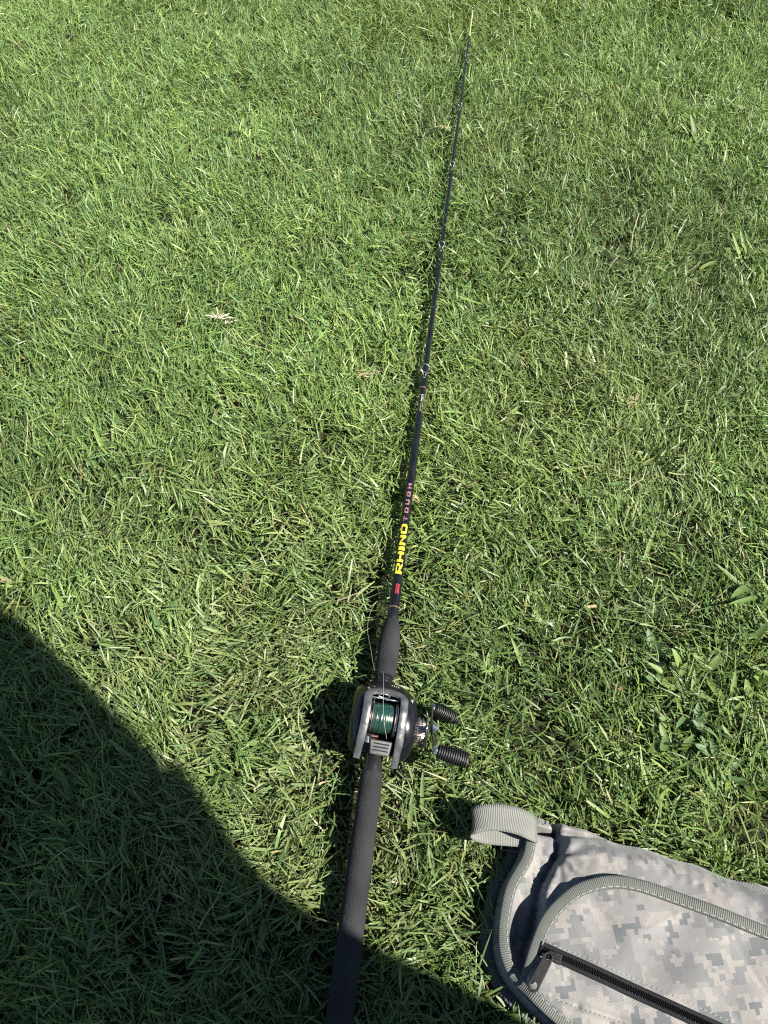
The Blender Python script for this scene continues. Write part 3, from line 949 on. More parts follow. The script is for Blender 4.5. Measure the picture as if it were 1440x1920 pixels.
# spool
sp = empty('spool'); sp.parent = reel
cz = 0.0285
rr = random.Random(4)
prof = [(-0.0112, 0.004), (-0.0110, 0.0155)]
n_ = 44
for k in range(n_ + 1):
    x = -0.0108 + 0.0216 * k / n_
    prof.append((x, 0.0152 + 0.0007 * math.sin(math.pi * k / n_) + rr.uniform(-0.00022, 0.00022)))
prof += [(0.0110, 0.0155), (0.0112, 0.004)]
lathe('line_winding', prof, M['line'], sp, axis='X', center=(0, -0.001, cz), n=48)
for sx in (-1, 1):
    lathe('spool_flange', [(sx * 0.0113 if sx > 0 else -0.0128, 0.0175), (sx * 0.0116 if sx > 0 else -0.0125, 0.0184), (0.0125 if sx > 0 else -0.0116, 0.0184), (0.0128 if sx > 0 else -0.0113, 0.0175)], M['copper'], sp, axis='X', center=(0, -0.001, cz), n=48)
    lathe('spool_rim', [(0.0130 if sx > 0 else -0.0146, 0.0168), (0.0133 if sx > 0 else -0.0143, 0.0178), (0.0143 if sx > 0 else -0.0133, 0.0178), (0.0146 if sx > 0 else -0.0130, 0.0168)], M['chrome'] if sx > 0 else M['gunmetal'], sp, axis='X', center=(0, -0.001, cz), n=48)
# level wind in front of the spool
lw = empty('level_wind'); lw.parent = reel
lathe('guide_bar', [(-0.0140, 0.0009), (-0.0138, 0.0011), (0.0138, 0.0011), (0.0140, 0.0009)], M['chrome'], lw, axis='X', center=(0, 0.0160, 0.0400), n=12)
lathe('worm_shaft', [(-0.0140, 0.0024)] + [(-0.0135 + 0.0009 * k, 0.0024 + 0.0004 * (k % 2)) for k in range(31)] + [(0.0140, 0.0024)], M['gunmetal'], lw, axis='X', center=(0, 0.0270, 0.0320), n=14)
a = np.linspace(0, 2 * math.pi, 21)
sweep('line_eye', [(-0.002 + 0.0062 * math.cos(t), 0.0195 + 0.0012 * math.sin(t), 0.0392 + 0.0020 * math.sin(t)) for t in a], [(0.0009 * math.cos(t), 0.0009 * math.sin(t)) for t in np.linspace(0, 2 * math.pi, 8)[:-1]], M['chrome'], lw, up=(0, 1, 0))
# thumb bar behind the spool
tb = empty('thumb_bar', (0.0016, -0.0325, 0.0300), (R(24), 0, 0)); tb.parent = reel
bm = bmesh.new()
box_bm(bm, (0, 0, 0), (0.0235, 0.0150, 0.0050))
for v in bm.verts:
    if v.co.y < 0: v.co.x *= 0.86; v.co.z -= 0.001
bm_obj('pad', bm, M['thumb'], tb, bevel=0.0019, seg=3)
for k in range(3):
    bm = bmesh.new()
    box_bm(bm, (0.0004, 0.0042 - 0.0034 * k, 0.00235 - 0.0002 * k), (0.0160, 0.0012, 0.0006))
    bm_obj('grip_slot', bm, M['tape'], tb, bevel=0.0002)
bm = bmesh.new()
box_bm(bm, (-0.0128, -0.0270, 0.0330), (0.0040, 0.0070, 0.0030))
bm_obj('release_tab', bm, M['chrome'], reel, bevel=0.0008)
bm = bmesh.new()
box_bm(bm, (-0.006, -0.0225, 0.0335), (0.0078, 0.0024, 0.0020))
bm_obj('brass_catch', bm, M['copper'], reel, bevel=0.0005)
# screw on the handle side
lathe('screw_head', [(0.0262, 0.0018), (0.0300, 0.0018), (0.0304, 0.0012)], M['chrome'], reel, axis='X', center=(0, 0.0200, 0.0385), n=14)

# handle side: cast control cap, star drag, handle
hy, hz = -0.006, 0.0280
kn = lambda i, ang: 1 + 0.022 * math.sin(ang * 28)
lathe('cast_control_cap', [(0.0360, 0.0120), (0.0372, 0.0128), (0.0405, 0.0128), (0.0410, 0.0116), (0.0416, 0.0116), (0.0421, 0.0126), (0.0452, 0.0120), (0.0462, 0.0100), (0.0470, 0.0070)], M['knurl'], reel, axis='X', center=(0, hy, hz - 0.003), n=112, warp=kn)
star = empty('star_drag', (0.0478, hy, hz)); star.parent = reel
lathe('hub', [(-0.0020, 0.0072), (-0.0015, 0.0080), (0.0015, 0.0080), (0.0020, 0.0070)], M['gunmetal'], star, axis='X', n=28)
for k in range(5):
    an = 2 * math.pi * k / 5 + 0.5
    path = [(0.0000, 0.006 * math.cos(an), 0.006 * math.sin(an)), (-0.0006, 0.0115 * math.cos(an), 0.0115 * math.sin(an)), (-0.0020, 0.0170 * math.cos(an + 0.06), 0.0170 * math.sin(an + 0.06)), (-0.0034, 0.0200 * math.cos(an + 0.1), 0.0200 * math.sin(an + 0.1))]
    sweep('star_arm', catmull(path, 4), [(-0.0034, -0.0009), (-0.0036, 0.0004), (-0.0026, 0.0011), (0.0026, 0.0011), (0.0036, 0.0004), (0.0034, -0.0009)], M['gunmetal'] if k != 1 else M['chrome'], star, up=(1, 0, 0.0))
han = empty('handle', (0.0530, hy + 0.0045, hz), (R(0), 0, 0)); han.parent = reel
HA = math.atan2(-0.018, 0.029)            # direction of the far knob in (y, z)
fy, fz = math.cos(HA), math.sin(HA)
HL = 0.0341
p_far, p_near = np.array([0.004, HL * fy, HL * fz]), np.array([0.004, -HL * fy, -HL * fz])
path = catmull([p_near * [0.6, 1, 1], p_near * [0.3, 0.55, 0.55], (0, 0, 0), p_far * [0.3, 0.55, 0.55], p_far * [0.6, 1, 1]], 8)
tt_ = np.linspace(-1, 1, len(path))
o = sweep('handle_arm', path, [(-0.0050, -0.0011), (-0.0052, 0.0004), (-0.0042, 0.0011), (0.0042, 0.0011), (0.0052, 0.0004), (0.0050, -0.0011)], M['gunmetal'], han, up=(1, 0, 0), scale=1.0 - 0.25 * np.abs(np.sin(tt_ * math.pi)))
lathe('handle_nut', [(0.0008, 0.0052), (0.0045, 0.0050), (0.0050, 0.0036), (0.0072, 0.0030), (0.0078, 0.0016)], M['chrome'], han, axis='X', n=6)
for pk in (p_near, p_far):
    lathe('knob_rivet', [(0.0000, 0.0044), (0.0008, 0.0050), (0.0036, 0.0050), (0.0044, 0.0034)], M['chrome'], han, axis='X', center=(0.0006, pk[1], pk[2]), n=20)
    far = pk is p_far
    kr = 0.76 if far else 0.82
    pr = [(0.0, 0.0060 * kr), (0.0004, 0.0078 * kr)]
    x = 0.0008
    for k in range(12):
        r0 = (0.0080 + 0.0010 * math.sin(math.pi * k / 11 * 0.9 + 0.2) + 0.0012 * k / 11) * kr
        pr += [(x, r0 - 0.0015), (x + 0.0003, r0), (x + 0.0013, r0), (x + 0.0016, r0 - 0.0015)]
        x += 0.00245 * (0.95 if far else 1)
    pr += [(x, 0.0092 * kr), (x + 0.0014, 0.0088 * kr), (x + 0.0022, 0.0068 * kr)]
    o = lathe('ribbed_knob', pr, M['rubber'], han, axis='X', n=32, warp=lambda i, ang: 1 + 0.08 * math.cos(2 * ang))
    o.location = (0.0048, pk[1], pk[2])
    o.rotation_euler = (0, R(22), R(-6)) if far else (0, R(4), R(-7))

# loose line from the spool past the fore grip and off into the grass
def on_reel(p): return np.array(reel.matrix_basis @ Vector(p))


lp = [on_reel((0.006, -0.026, 0.041)), on_reel((0.0005, -0.012, 0.0485)), on_reel((-0.0030, 0.004, 0.0515)), on_reel((-0.0050, 0.024, 0.050)), on_reel((-0.007, 0.045, 0.040)), at(702, 1252, 0.064), at(695, 1215, 0.050), at(689, 1180, 0.036), at(694, 1150, 0.030), at(705, 1128, 0.027)]
tag(sweep('loose_fishing_line', catmull(lp, 10), [(0.00016 * math.cos(t), 0.00016 * math.sin(t)) for t in np.linspace(0, 2 * math.pi, 6)[:-1]], M['mono']), 'thin pale slack fishing line trailing from the reel beside the fore grip', 'fishing line')

# ------------------------------------------------------------------ camouflage bag
za = at(1025, 1782, 0.065); zb = at(1330, 1922, 0.065)
bang = math.atan2(zb[1] - za[1], zb[0] - za[0])
bag_o = at(985, 1700, 0.0)
bag = empty('camouflage_bag', bag_o, (0, 0, bang))
tag(bag, 'grey camouflage fabric case with black zip pocket and webbing loop at right', 'bag')
cb, sb_ = math.cos(bang), math.sin(bang)


def to_bag(P):
    P = np.asarray(P, float); q = P - bag_o
    out = q.copy()
    out[:, 0] = q[:, 0] * cb + q[:, 1] * sb_
    out[:, 1] = -q[:, 0] * sb_ + q[:, 1] * cb
    return out


def on_bag(xy, lift):
    xy = np.asarray(xy, float)[:, :2]
    return np.column_stack([xy, bag_z(xy) + lift])


gx0, gx1, gy0, gy1, st = 0.08, ENDX, -0.36, 0.30, 0.0018
xs = np.arange(gx0, 0.50, st); xs = np.concatenate([xs, np.arange(0.50, gx1 + 0.02, 0.006)])
ys = np.concatenate([np.arange(gy0, 0.0, 0.006), np.arange(0.0, gy1, st)])
X, Y = np.meshgrid(xs, ys, indexing='ij')
P = np.stack([X.ravel(), Y.ravel()], 1)
Z = bag_z(P)
ins = (Z > 0.001).reshape(X.shape)
use = np.zeros_like(ins)
c = ins[:-1, :-1] | ins[1:, :-1] | ins[:-1, 1:] | ins[1:, 1:]
idm = -np.ones(X.shape, int)
for di in (0, 1):
    for dj in (0, 1):
        use[di:X.shape[0] - 1 + di, dj:X.shape[1] - 1 + dj] |= c
idm[use] = np.arange(use.sum())
Vb = to_bag(np.column_stack([P, Z])[use.ravel()])
ii, jj = np.nonzero(c)
Fb = np.stack([idm[ii, jj], idm[ii + 1, jj], idm[ii + 1, jj + 1], idm[ii, jj + 1]], 1)
mesh_obj('camo_body', Vb, Fb.tolist(), M['camo'], bag)


def resample(P, step):
    d = np.concatenate([[0], np.cumsum(np.linalg.norm(np.diff(P[:, :2], axis=0), axis=1))])
    t = np.arange(0, d[-1], step)
    return np.column_stack([np.interp(t, d, P[:, 0]), np.interp(t, d, P[:, 1])])


def offset(P, o):
    T = np.gradient(P, axis=0); T /= np.linalg.norm(T, axis=1)[:, None]
    return P + np.stack([-T[:, 1], T[:, 0]], 1) * o


def smooth1(a, k=7):
    w = np.ones(k) / k
    return np.convolve(np.pad(a, k // 2, mode='edge'), w, 'valid')


# binding round the front panel edge
lc = resample(LEFT, 0.003)
lc_in = offset(lc, 0.004)
pz = np.column_stack([lc_in, smooth1(np.maximum.reduce([bag_z(lc_in), bag_z(offset(lc, 0.007)) - 0.002, 0 * lc[:, 0] + 0.04])) + 0.0012])
sweep('edge_binding', to_bag(pz), rrect(0.0100, 0.0024, 0.0008), M['binding'], bag)
lo = offset(lc, -0.0080)
k0 = 2
sweep('back_binding', to_bag(np.column_stack([lo[k0:], 0.020 + 0 * lo[k0:, 0]])), rrect(0.0100, 0.003, 0.0014), M['binding_dark'], bag)
# pocket piping
pc = resample(POCK, 0.003)
pc_in = offset(pc, -0.0052)
pp = np.column_stack([pc_in, smooth1(bag_z(pc_in), 9) + 0.0018])
piping = sweep('pocket_binding', to_bag(pp), rrect(0.0110, 0.0022, 0.0006), M['binding'], bag)


def stitches(name, P, length, pitch, parent, w=0.0008):
    V, F = [], []
    d = np.concatenate([[0], np.cumsum(np.linalg.norm(np.diff(P, axis=0), axis=1))])
    for t in np.arange(0, d[-1] - length, pitch):
        a = np.array([np.interp(t, d, P[:, k]) for k in range(3)]); b = np.array([np.interp(t + length, d, P[:, k]) for k in range(3)])
        T = (b - a) / np.linalg.norm(b - a); B = np.cross(T, (0, 0, 1.0)); up = np.array([0, 0, 0.0005])
        i = len(V)
        for q, hgt in ((a, 0), ((a + b) / 2, 1), (b, 0)):
            V += [q - B * w / 2, q + up * hgt, q + B * w / 2]
        F += [(i, i + 1, i + 4, i + 3), (i + 1, i + 2, i + 5, i + 4), (i + 3, i + 4, i + 7, i + 6), (i + 4, i + 5, i + 8, i + 7)]
    o = mesh_obj(name, V, F, M['thread'], parent)
    o['kind'] = 'stuff'
    return o


po = offset(pc_in, -0.0040)
stitches('pocket_stitching', to_bag(np.column_stack([po, pp[:, 2] + 0.0019])), 0.0040, 0.0066, bag)
lo2 = offset(lc_in, 0.0030)
stitches('edge_stitching', to_bag(np.column_stack([lo2, pz[:, 2] + 0.0021])), 0.0036, 0.0062, bag)
sl = resample(np.array([at(997, 1856, .06), at(1085, 1890, .06), at(1400, 1994, .06)]), 0.003)
stitches('seam_stitching', to_bag(on_bag(sl, 0.0008)), 0.0024, 0.0042, bag, 0.0005)
sl = resample(np.array([at(1030, 1767, .066), at(1140, 1812, .066), at(1340, 1902, .066), at(1700, 2062, .066)]), 0.003)
stitches('zip_stitching', to_bag(on_bag(sl, 0.0006)), 0.0026, 0.0044, bag, 0.0006)

# zipper
zl = np.array([at(1012, 1776, 0.066), at(1100, 1815, 0.068), at(1330, 1921, 0.069), at(1750, 2110, 0.069)])
zp2 = resample(catmull(zl, 10), 0.003)
zz = smooth1(bag_z(zp2), 15)
zip_ = empty('zipper'); zip_.parent = bag
zpb = to_bag(np.column_stack([zp2, zz + 0.0012]))
sweep('zip_tape', zpb, rrect(0.0115, 0.0012, 0.0), M['tape'], zip_)
V, F = [], []
d = np.concatenate([[0], np.cumsum(np.linalg.norm(np.diff(zpb, axis=0), axis=1))])
pitch = 0.00145
for k, t in enumerate(np.arange(0.004, d[-1], pitch)):
    c_ = np.array([np.interp(t, d, zpb[:, q]) for q in range(3)])
    c2_ = np.array([np.interp(t + 0.001, d, zpb[:, q]) for q in range(3)])
    T = (c2_ - c_) / np.linalg.norm(c2_ - c_); B = np.cross((0, 0, 1.0), T)
    for sgn in (-1, 1):
        o_ = c_ + T * (0.5 * pitch if sgn > 0 else 0) + np.array([0, 0, 0.0006])
        i = len(V)
        hw_ = 0.00048
        a0, a1 = 0.0034 * sgn, -0.0005 * sgn
        for b_, hgt in ((a0, 0.0), ((a0 + a1) / 2, 0.0013), (a1, 0.0011)):
            V += [o_ + B * b_ - T * hw_, o_ + B * b_ + np.array([0, 0, hgt]), o_ + B * b_ + T * hw_]
        for q in (0, 3):
            F += [(i + q, i + q + 1, i + q + 4, i + q + 3), (i + q + 1, i + q + 2, i + q + 5, i + q + 4)]
teeth = mesh_obj('zip_teeth', V, F, M['coil'], zip_, smooth=False)
teeth['kind'] = 'stuff'
# slider and pull tab
sl0 = to_bag(np.array([at(1036, 1790, 0.072)]))[0]
zdir = zpb[20] - zpb[10]; zang = math.atan2(zdir[1], zdir[0])
slz = float(np.interp(0.012, d, zpb[:, 2])) + 0.0022
bm = bmesh.new()
box_bm(bm, (0, 0, 0), (0.0125, 0.0088, 0.0030))
for v in bm.verts:
    if v.co.x < 0: v.co.y *= 0.7
box_bm(bm, (0.0015, 0, 0.0024), (0.0085, 0.0026, 0.0020))
o = bm_obj('zip_slider', bm, M['pull'], zip_, bevel=0.0007)
o.location = (sl0[0] + 0.003, sl0[1], slz); o.rotation_euler = (0, 0, zang)
pa, pb_ = to_bag(np.array([at(1031, 1793, 0.074)]))[0], to_bag(np.array([at(1002, 1848, 0.072)]))[0]
plen = np.linalg.norm((pb_ - pa)[:2]); pang = math.atan2(pb_[1] - pa[1], pb_[0] - pa[0])


def slab_with_holes(L, outline_w, holes, t):
    """flat pull tab: outline strips with round holes, extruded"""
    bm = bmesh.new()
    def loop(pts):
        vs = [bm.verts.new((x, y, 0)) for x, y in pts]
        return vs, [bm.edges.new((vs[i], vs[(i + 1) % len(vs)])) for i in range(len(vs))]
    out = []
    for k in range(9):
        a = math.pi / 2 + math.pi * k / 8
        out.append((outline_w[0] * math.cos(a), outline_w[0] * math.sin(a)))
    for k in range(9):
        a = -math.pi / 2 + math.pi * k / 8
        out.append((L + outline_w[1] * math.cos(a), outline_w[1] * math.sin(a)))
    ed = loop(out)[1]
    for (x, r) in holes:
        ed += loop([(x + r * math.cos(a), r * math.sin(a)) for a in np.linspace(0, 2 * math.pi, 17)[:-1]])[1]
    r = bmesh.ops.triangle_fill(bm, use_beauty=True, edges=ed)
    fs = [g for g in r['geom'] if isinstance(g, bmesh.types.BMFace)]
    e = bmesh.ops.extrude_face_region(bm, geom=fs)
    bmesh.ops.translate(bm, vec=(0, 0, t), verts=[g for g in e['geom'] if isinstance(g, bmesh.types.BMVert)])
    return bm


o = bm_obj('zip_pull', slab_with_holes(plen, (0.0042, 0.0050), [(0.0, 0.0024), (plen - 0.0005, 0.0032)], 0.0018), M['pull'], zip_, bevel=0.0003)
o.location = (pa[0], pa[1], slz + 0.0015); o.rotation_euler = (0, R(2), pang)

# webbing loop at the corner
lpth = [at(1006, 1556, 0.050), at(1000, 1553, 0.060), at(975, 1541, 0.066), at(940, 1533, 0.068), at(908, 1533, 0.067), at(891, 1538, 0.063), at(887, 1544, 0.057), at(893, 1552, 0.052), at(915, 1558, 0.047), at(960, 1562, 0.043), at(1004, 1566, 0.040)]
lpb = to_bag(catmull(lpth, 7))
wd = to_bag(np.array([bag_o + np.array([0.06, 1.0, 0.12])]))[0]
sweep('webbing_loop', lpb, rrect(0.0245, 0.0017, 0.0), M['webbing'], bag, wdir=wd)

# ------------------------------------------------------------------ weeds and dry bits in the lawn
def leaf_mesh(name, p0, az, L, W, th0, th1, colour, parent, fold=0.35, bend=0.0, K=7, local=True):
    V, F = [], []
    pos = np.array(p0, float)
    for k in range(K + 1):
        t = k / K
        th = th0 + (th1 - th0) * t; a = az + bend * t
        T = np.array([math.sin(th) * math.cos(a), math.sin(th) * math.sin(a), math.cos(th)])
        Pp = np.array([-math.sin(a), math.cos(a), 0]); Nn = np.cross(T, Pp)
        if Nn[2] < 0: Nn = -Nn
        w = W * 0.5 * (1.75 * (0.04 + 0.96 * t) ** 0.45 * (1 - t) ** 0.75 + 0.02)
        V += [pos - Pp * w + Nn * w * fold, pos.copy(), pos + Pp * w + Nn * w * fold]
        if k < K: pos = pos + T * L / K
    for k in range(K):
        i = 3 * k
        F += [(i, i + 1, i + 4, i + 3), (i + 1, i + 2, i + 5, i + 4)]
    o = mesh_obj(name, V, F, M['weed'], parent)
    ca = o.data.color_attributes.new('blade_colour', 'FLOAT_COLOR', 'POINT')
    cc = np.ones((len(V), 4), np.float32)
    for k in range(K + 1):
        f = 1 + 0.12 * math.sin(5 * k / K + az)
        for q in range(3):
            cc[3 * k + q, :3] = np.array(colour) * f * (1.12 if q == 1 else 1)
    ca.data.foreach_set('color', cc.ravel())
    return o


PALE, BRIGHT, MID, BLUE = (0.165, 0.240, 0.062), (0.160, 0.240, 0.048), (0.125, 0.200, 0.050), (0.112, 0.192, 0.072)
STR, WHT, BRN = (0.40, 0.32, 0.18), (0.55, 0.47, 0.36), (0.20, 0.11, 0.07)
wr_ = random.Random(17)


def weed(px, py, leaves, label, colour, spread=(0.0, 6.28), L=(0.03, 0.05), W=(0.006, 0.009), z=0.016, group='broad-leaved weeds in the lawn'):
    p = at(px, py, z + 0.008)
    w = empty('lawn_weed', (p[0], p[1], float(ground_z(p[0], p[1]))))
    tag(w, label, 'weed', group)
    for k in range(leaves):
        a = spread[0] + (spread[1] - spread[0]) * (k + wr_.uniform(0.1, 0.9)) / leaves
        a += wr_.gauss(0, 0.7)
        th0 = wr_.uniform(0.6, 1.35)
        f = wr_.uniform(0.62, 0.98)
        leaf_mesh('leaf', (wr_.gauss(0, 0.011), wr_.gauss(0, 0.011), wr_.uniform(0.008, z + 0.001)), a, wr_.uniform(*L) * wr_.uniform(0.6, 1.0), wr_.uniform(*W) * wr_.uniform(0.6, 0.95), th0, th0 + wr_.uniform(0.0, 0.6), tuple(c * f for c in colour), w, bend=wr_.uniform(-0.3, 0.3))
    leaf_mesh('stem', (0, 0, -0.004), wr_.uniform(0, 6.28), z + 0.012, 0.0022, 0.1, 0.3, (0.15, 0.18, 0.06), w, fold=0.8, K=3)


def leaf_thing(name, cat, pts, label, colour, L, W, az, z=0.030, th=(1.35, 1.6), fold=0.35, bend=0.0, group=None):
    z -= 0.006
    p = at(pts[0], pts[1], z)
    if name == 'grass_leaf': W *= 0.78; colour = tuple(c * 0.86 for c in colour)
    o = leaf_mesh(name, (0, 0, 0), az, L, W, th[0], th[1], colour, None, fold=fold, bend=bend)
    o.location = p
    tag(o, label, cat, group)
    return o


weed(1318, 262, 8, 'bright broad-leaved grass clump in the upper right of the lawn', PALE, (0.2, 3.4), (0.05, 0.085), (0.009, 0.014))
weed(40, 1078, 9, 'bright yellow-green leaf clump at the left edge above the big shadow', BRIGHT, (0, 6.28), (0.035, 0.06), (0.007, 0.011))
weed(1425, 1105, 8, 'tall leafy weed at the right edge level with the red rod mark', MID, (0.4, 4.2), (0.04, 0.06), (0.008, 0.012), z=0.026)
weed(1345, 1262, 6, 'broad blunt-leaved weed right of the reel', PALE, (0, 6.28), (0.028, 0.042), (0.011, 0.015))
weed(1330, 1375, 8, 'blue-green leafy weed above the camouflage bag, nearer the right edge', BLUE, (0, 6.28), (0.028, 0.04), (0.009, 0.013))
weed(1405, 1475, 7, 'small yellowish weed in the lawn at the right edge just above the bag', BRIGHT, (0, 6.28), (0.02, 0.03), (0.008, 0.012))
weed(1290, 1310, 6, 'pale green weed with narrow leaves between reel and right edge', PALE, (0.5, 5.2), (0.03, 0.05), (0.007, 0.010))
weed(925, 1245, 5, 'pale striped leaf clump right of the fore grip', PALE, (1.2, 3.0), (0.04, 0.055), (0.007, 0.010))
weed(345, 708, 7, 'light green leaf tuft below the white dry tuft', PALE, (0.3, 3.6), (0.035, 0.06), (0.007, 0.010))
weed(1420, 470, 5, 'yellow-green weed at the right edge in the upper lawn', BRIGHT, (0.6, 4.0), (0.04, 0.06), (0.009, 0.012))
weed(790, 1530, 4, 'upright green blades between rear grip and bag loop', MID, (0.8, 2.4), (0.035, 0.05), (0.006, 0.008))
weed(400, 1450, 5, 'dim weed in the shadow near its lit border', MID, (0, 6.28), (0.03, 0.045), (0.007, 0.010))
weed(130, 1555, 6, 'shaded broad-leaved clump deep in the dark corner', MID, (0, 6.28), (0.035, 0.05), (0.008, 0.011))

BW = dict(L=(0.016, 0.032), W=(0.008, 0.013), z=0.024)
for px_, py_, n_, cc_, lb_ in (
        (1230, 1235, 8, BLUE, 'low dull-green broadleaf patch right of the far reel knob'),
        (1265, 1268, 9, PALE, 'pale broadleaf patch beside the blunt-leaved weed'),
        (1385, 1195, 9, MID, 'dark broadleaf cluster below the tall leafy weed at the right edge'),
        (1300, 1345, 9, BLUE, 'flat grey-green broadleaf patch midway between reel and right edge'),
        (1375, 1320, 9, PALE, 'light broadleaf cluster near the right edge, above the yellowish weed'),
        (1255, 1400, 8, MID, 'broadleaf patch in the lawn straight above the bag pocket'),
        (1350, 1440, 9, BLUE, 'bluish broadleaf patch just above the far edge of the bag'),
        (1425, 1280, 8, BRIGHT, 'fresh green broadleaf cluster at the right edge'),
        (1410, 1400, 8, MID, 'deep green broadleaf cluster at the right edge above the yellowish weed'),
        (1190, 270, 9, PALE, 'light broadleaf patch left of the bright upper-right grass clump'),
        (1255, 205, 8, BRIGHT, 'fresh green leaf patch above the bright upper-right grass clump')):
    weed(px_, py_, n_, lb_, cc_, **BW)

GL = 'single broad leaves among the blades'
leaf_thing('grass_leaf', 'leaf', (982, 1258), 'long bright serrated leaf standing right of the fore grip', BRIGHT, 0.042, 0.0080, R(112), z=0.022, th=(1.0, 1.35), group=GL)
leaf_thing('grass_leaf', 'leaf', (193, 842), 'short bright pointed leaf in the left lawn', BRIGHT, 0.036, 0.0100, R(118), z=0.026, th=(0.9, 1.3), group=GL)
leaf_thing('grass_leaf', 'leaf', (662, 668), 'pale leaf left of the large line guide', PALE, 0.035, 0.0090, R(115), z=0.028, th=(1.1, 1.4), group=GL)
leaf_thing('grass_leaf', 'leaf', (425, 922), 'pale leaf lying halfway between left edge and rod lettering', PALE, 0.032, 0.0085, R(140), z=0.028, group=GL)
leaf_thing('grass_leaf', 'leaf', (118, 1140), 'sunlit pointed leaf just above the shadow border at left', BRIGHT, 0.034, 0.0085, R(122), z=0.028, th=(1.1, 1.45), group=GL)
leaf_thing('grass_leaf', 'leaf', (305, 1192), 'flat blue-green leaf in the sunlit grass above the shadow', BLUE, 0.042, 0.0095, R(120), z=0.028, group=GL)
leaf_thing('grass_leaf', 'leaf', (1312, 505), 'pale oval leaf in the upper right lawn', PALE, 0.036, 0.0100, R(30), z=0.028, group=GL)
leaf_thing('grass_leaf', 'leaf', (1212, 585), 'blue-green leaf tilted up in the right lawn', BLUE, 0.034, 0.0100, R(62), z=0.028, th=(0.9, 1.2), group=GL)
leaf_thing('grass_leaf', 'leaf', (1145, 910), 'blunt blue-green leaf lying flat right of the rod lettering', BLUE, 0.030, 0.0085, R(8), z=0.028, group=GL)
leaf_thing('grass_leaf', 'leaf', (1208, 1050), 'bright lance-shaped leaf above and right of the reel', BRIGHT, 0.045, 0.0080, R(66), z=0.024, th=(1.0, 1.3), group=GL)
leaf_thing('grass_leaf', 'leaf', (860, 568), 'small pale leaf touching the rod in mid-length', PALE, 0.026, 0.0090, R(100), z=0.024, th=(0.8, 1.2), group=GL)
leaf_thing('grass_leaf', 'leaf', (235, 1605), 'broad shaded leaf in the middle of the dark corner', MID, 0.034, 0.0085, R(100), z=0.026, th=(1.1, 1.4), group=GL)
leaf_thing('grass_leaf', 'leaf', (165, 1800), 'slim shaded leaf low in the dark corner', BLUE, 0.040, 0.0065, R(85), z=0.026, th=(1.1, 1.4), group=GL)

GD = 'dry bits on the lawn'
leaf_thing('dry_leaf', 'dry leaf', (1165, 1292), 'small brown dry leaf on the lawn right of the reel', BRN, 0.020, 0.0085, R(165), z=0.024, group=GD)
leaf_thing('dry_leaf', 'dry leaf', (2, 1086), 'pinkish dry leaf at the left edge above the shadow', (0.30, 0.20, 0.14), 0.014, 0.006, R(-15), z=0.028, group=GD)
leaf_thing('dry_leaf', 'dry leaf', (1095, 1140), 'thin tan dry leaf in the right lawn above the reel handle', STR, 0.026, 0.0050, R(5), z=0.028, group=GD)
leaf_thing('dry_leaf', 'dry leaf', (655, 737), 'yellow curled dry leaf below the tan dry tuft', (0.50, 0.42, 0.12), 0.032, 0.0050, R(-12), z=0.028, group=GD)


def stalk(pts, label, colour, z=0.032, r=0.0009):
    P = catmull([at(x, y, z + dz) for x, y, dz in pts], 8)
    o0 = P[0].copy()
    n = len(P)
    o = sweep('straw_stalk', P - o0, [(r * math.cos(t), 0.7 * r * math.sin(t)) for t in np.linspace(0, 2 * math.pi, 6)[:-1]], colour, None, scale=np.linspace(1, 0.45, n))
    o.location = o0
    return tag(o, label, 'straw', GD)


M['straw'] = mat('dry_straw', (0.30, 0.28, 0.15), 0.7, var=(200, 0.25))
M['whitestraw'] = mat('bleached_straw', (0.24, 0.21, 0.15), 0.7, var=(200, 0.25))
stalk([(255, 776, 0), (250, 792, 0.004), (238, 806, 0.004), (226, 824, 0)], 'pale bent straw stalk in the left lawn', M['straw'])
stalk([(1210, 880, 0), (1204, 898, 0.005), (1192, 905, 0.003), (1175, 918, 0.003), (1158, 922, 0)], 'pale forked straw runner in the right lawn', M['straw'])
stalk([(1198, 400, 0), (1192, 420, 0.004), (1186, 440, 0.002), (1184, 470, 0)], 'upright straw stalk in the upper right lawn', M['straw'], r=0.0013)
stalk([(415, 612, 0), (450, 640, 0.004), (500, 655, 0.006), (515, 668, 0)], 'long green-yellow runner trailing from the white dry tuft', M['straw'])
stalk([(372, 1742, 0), (385, 1716, 0.006), (404, 1690, 0.004), (420, 1650, 0.002)], 'pale straw stalk inside the shadow', M['whitestraw'])
stalk([(50, 772, 0), (52, 800, 0.006), (48, 850, 0)], 'thin straight straw near the left edge', M['straw'])


def tuft(px, py, n, label, colours, spread, L):
    p = at(px, py, 0.026)
    t = empty('dry_tuft', (p[0], p[1], 0.0))
    tag(t, label, 'dry grass', GD)
    for k in range(n):
        a = wr_.uniform(*spread); dx, dy = wr_.gauss(0, 0.007), wr_.gauss(0, 0.004)
        leaf_mesh('dry_blade', (dx, dy, wr_.uniform(0.024, 0.036)), a, wr_.uniform(*L), wr_.uniform(0.0016, 0.0036), wr_.uniform(1.1, 1.6), wr_.uniform(1.4, 1.9), wr_.choice(colours), t, bend=wr_.uniform(-0.8, 0.8))


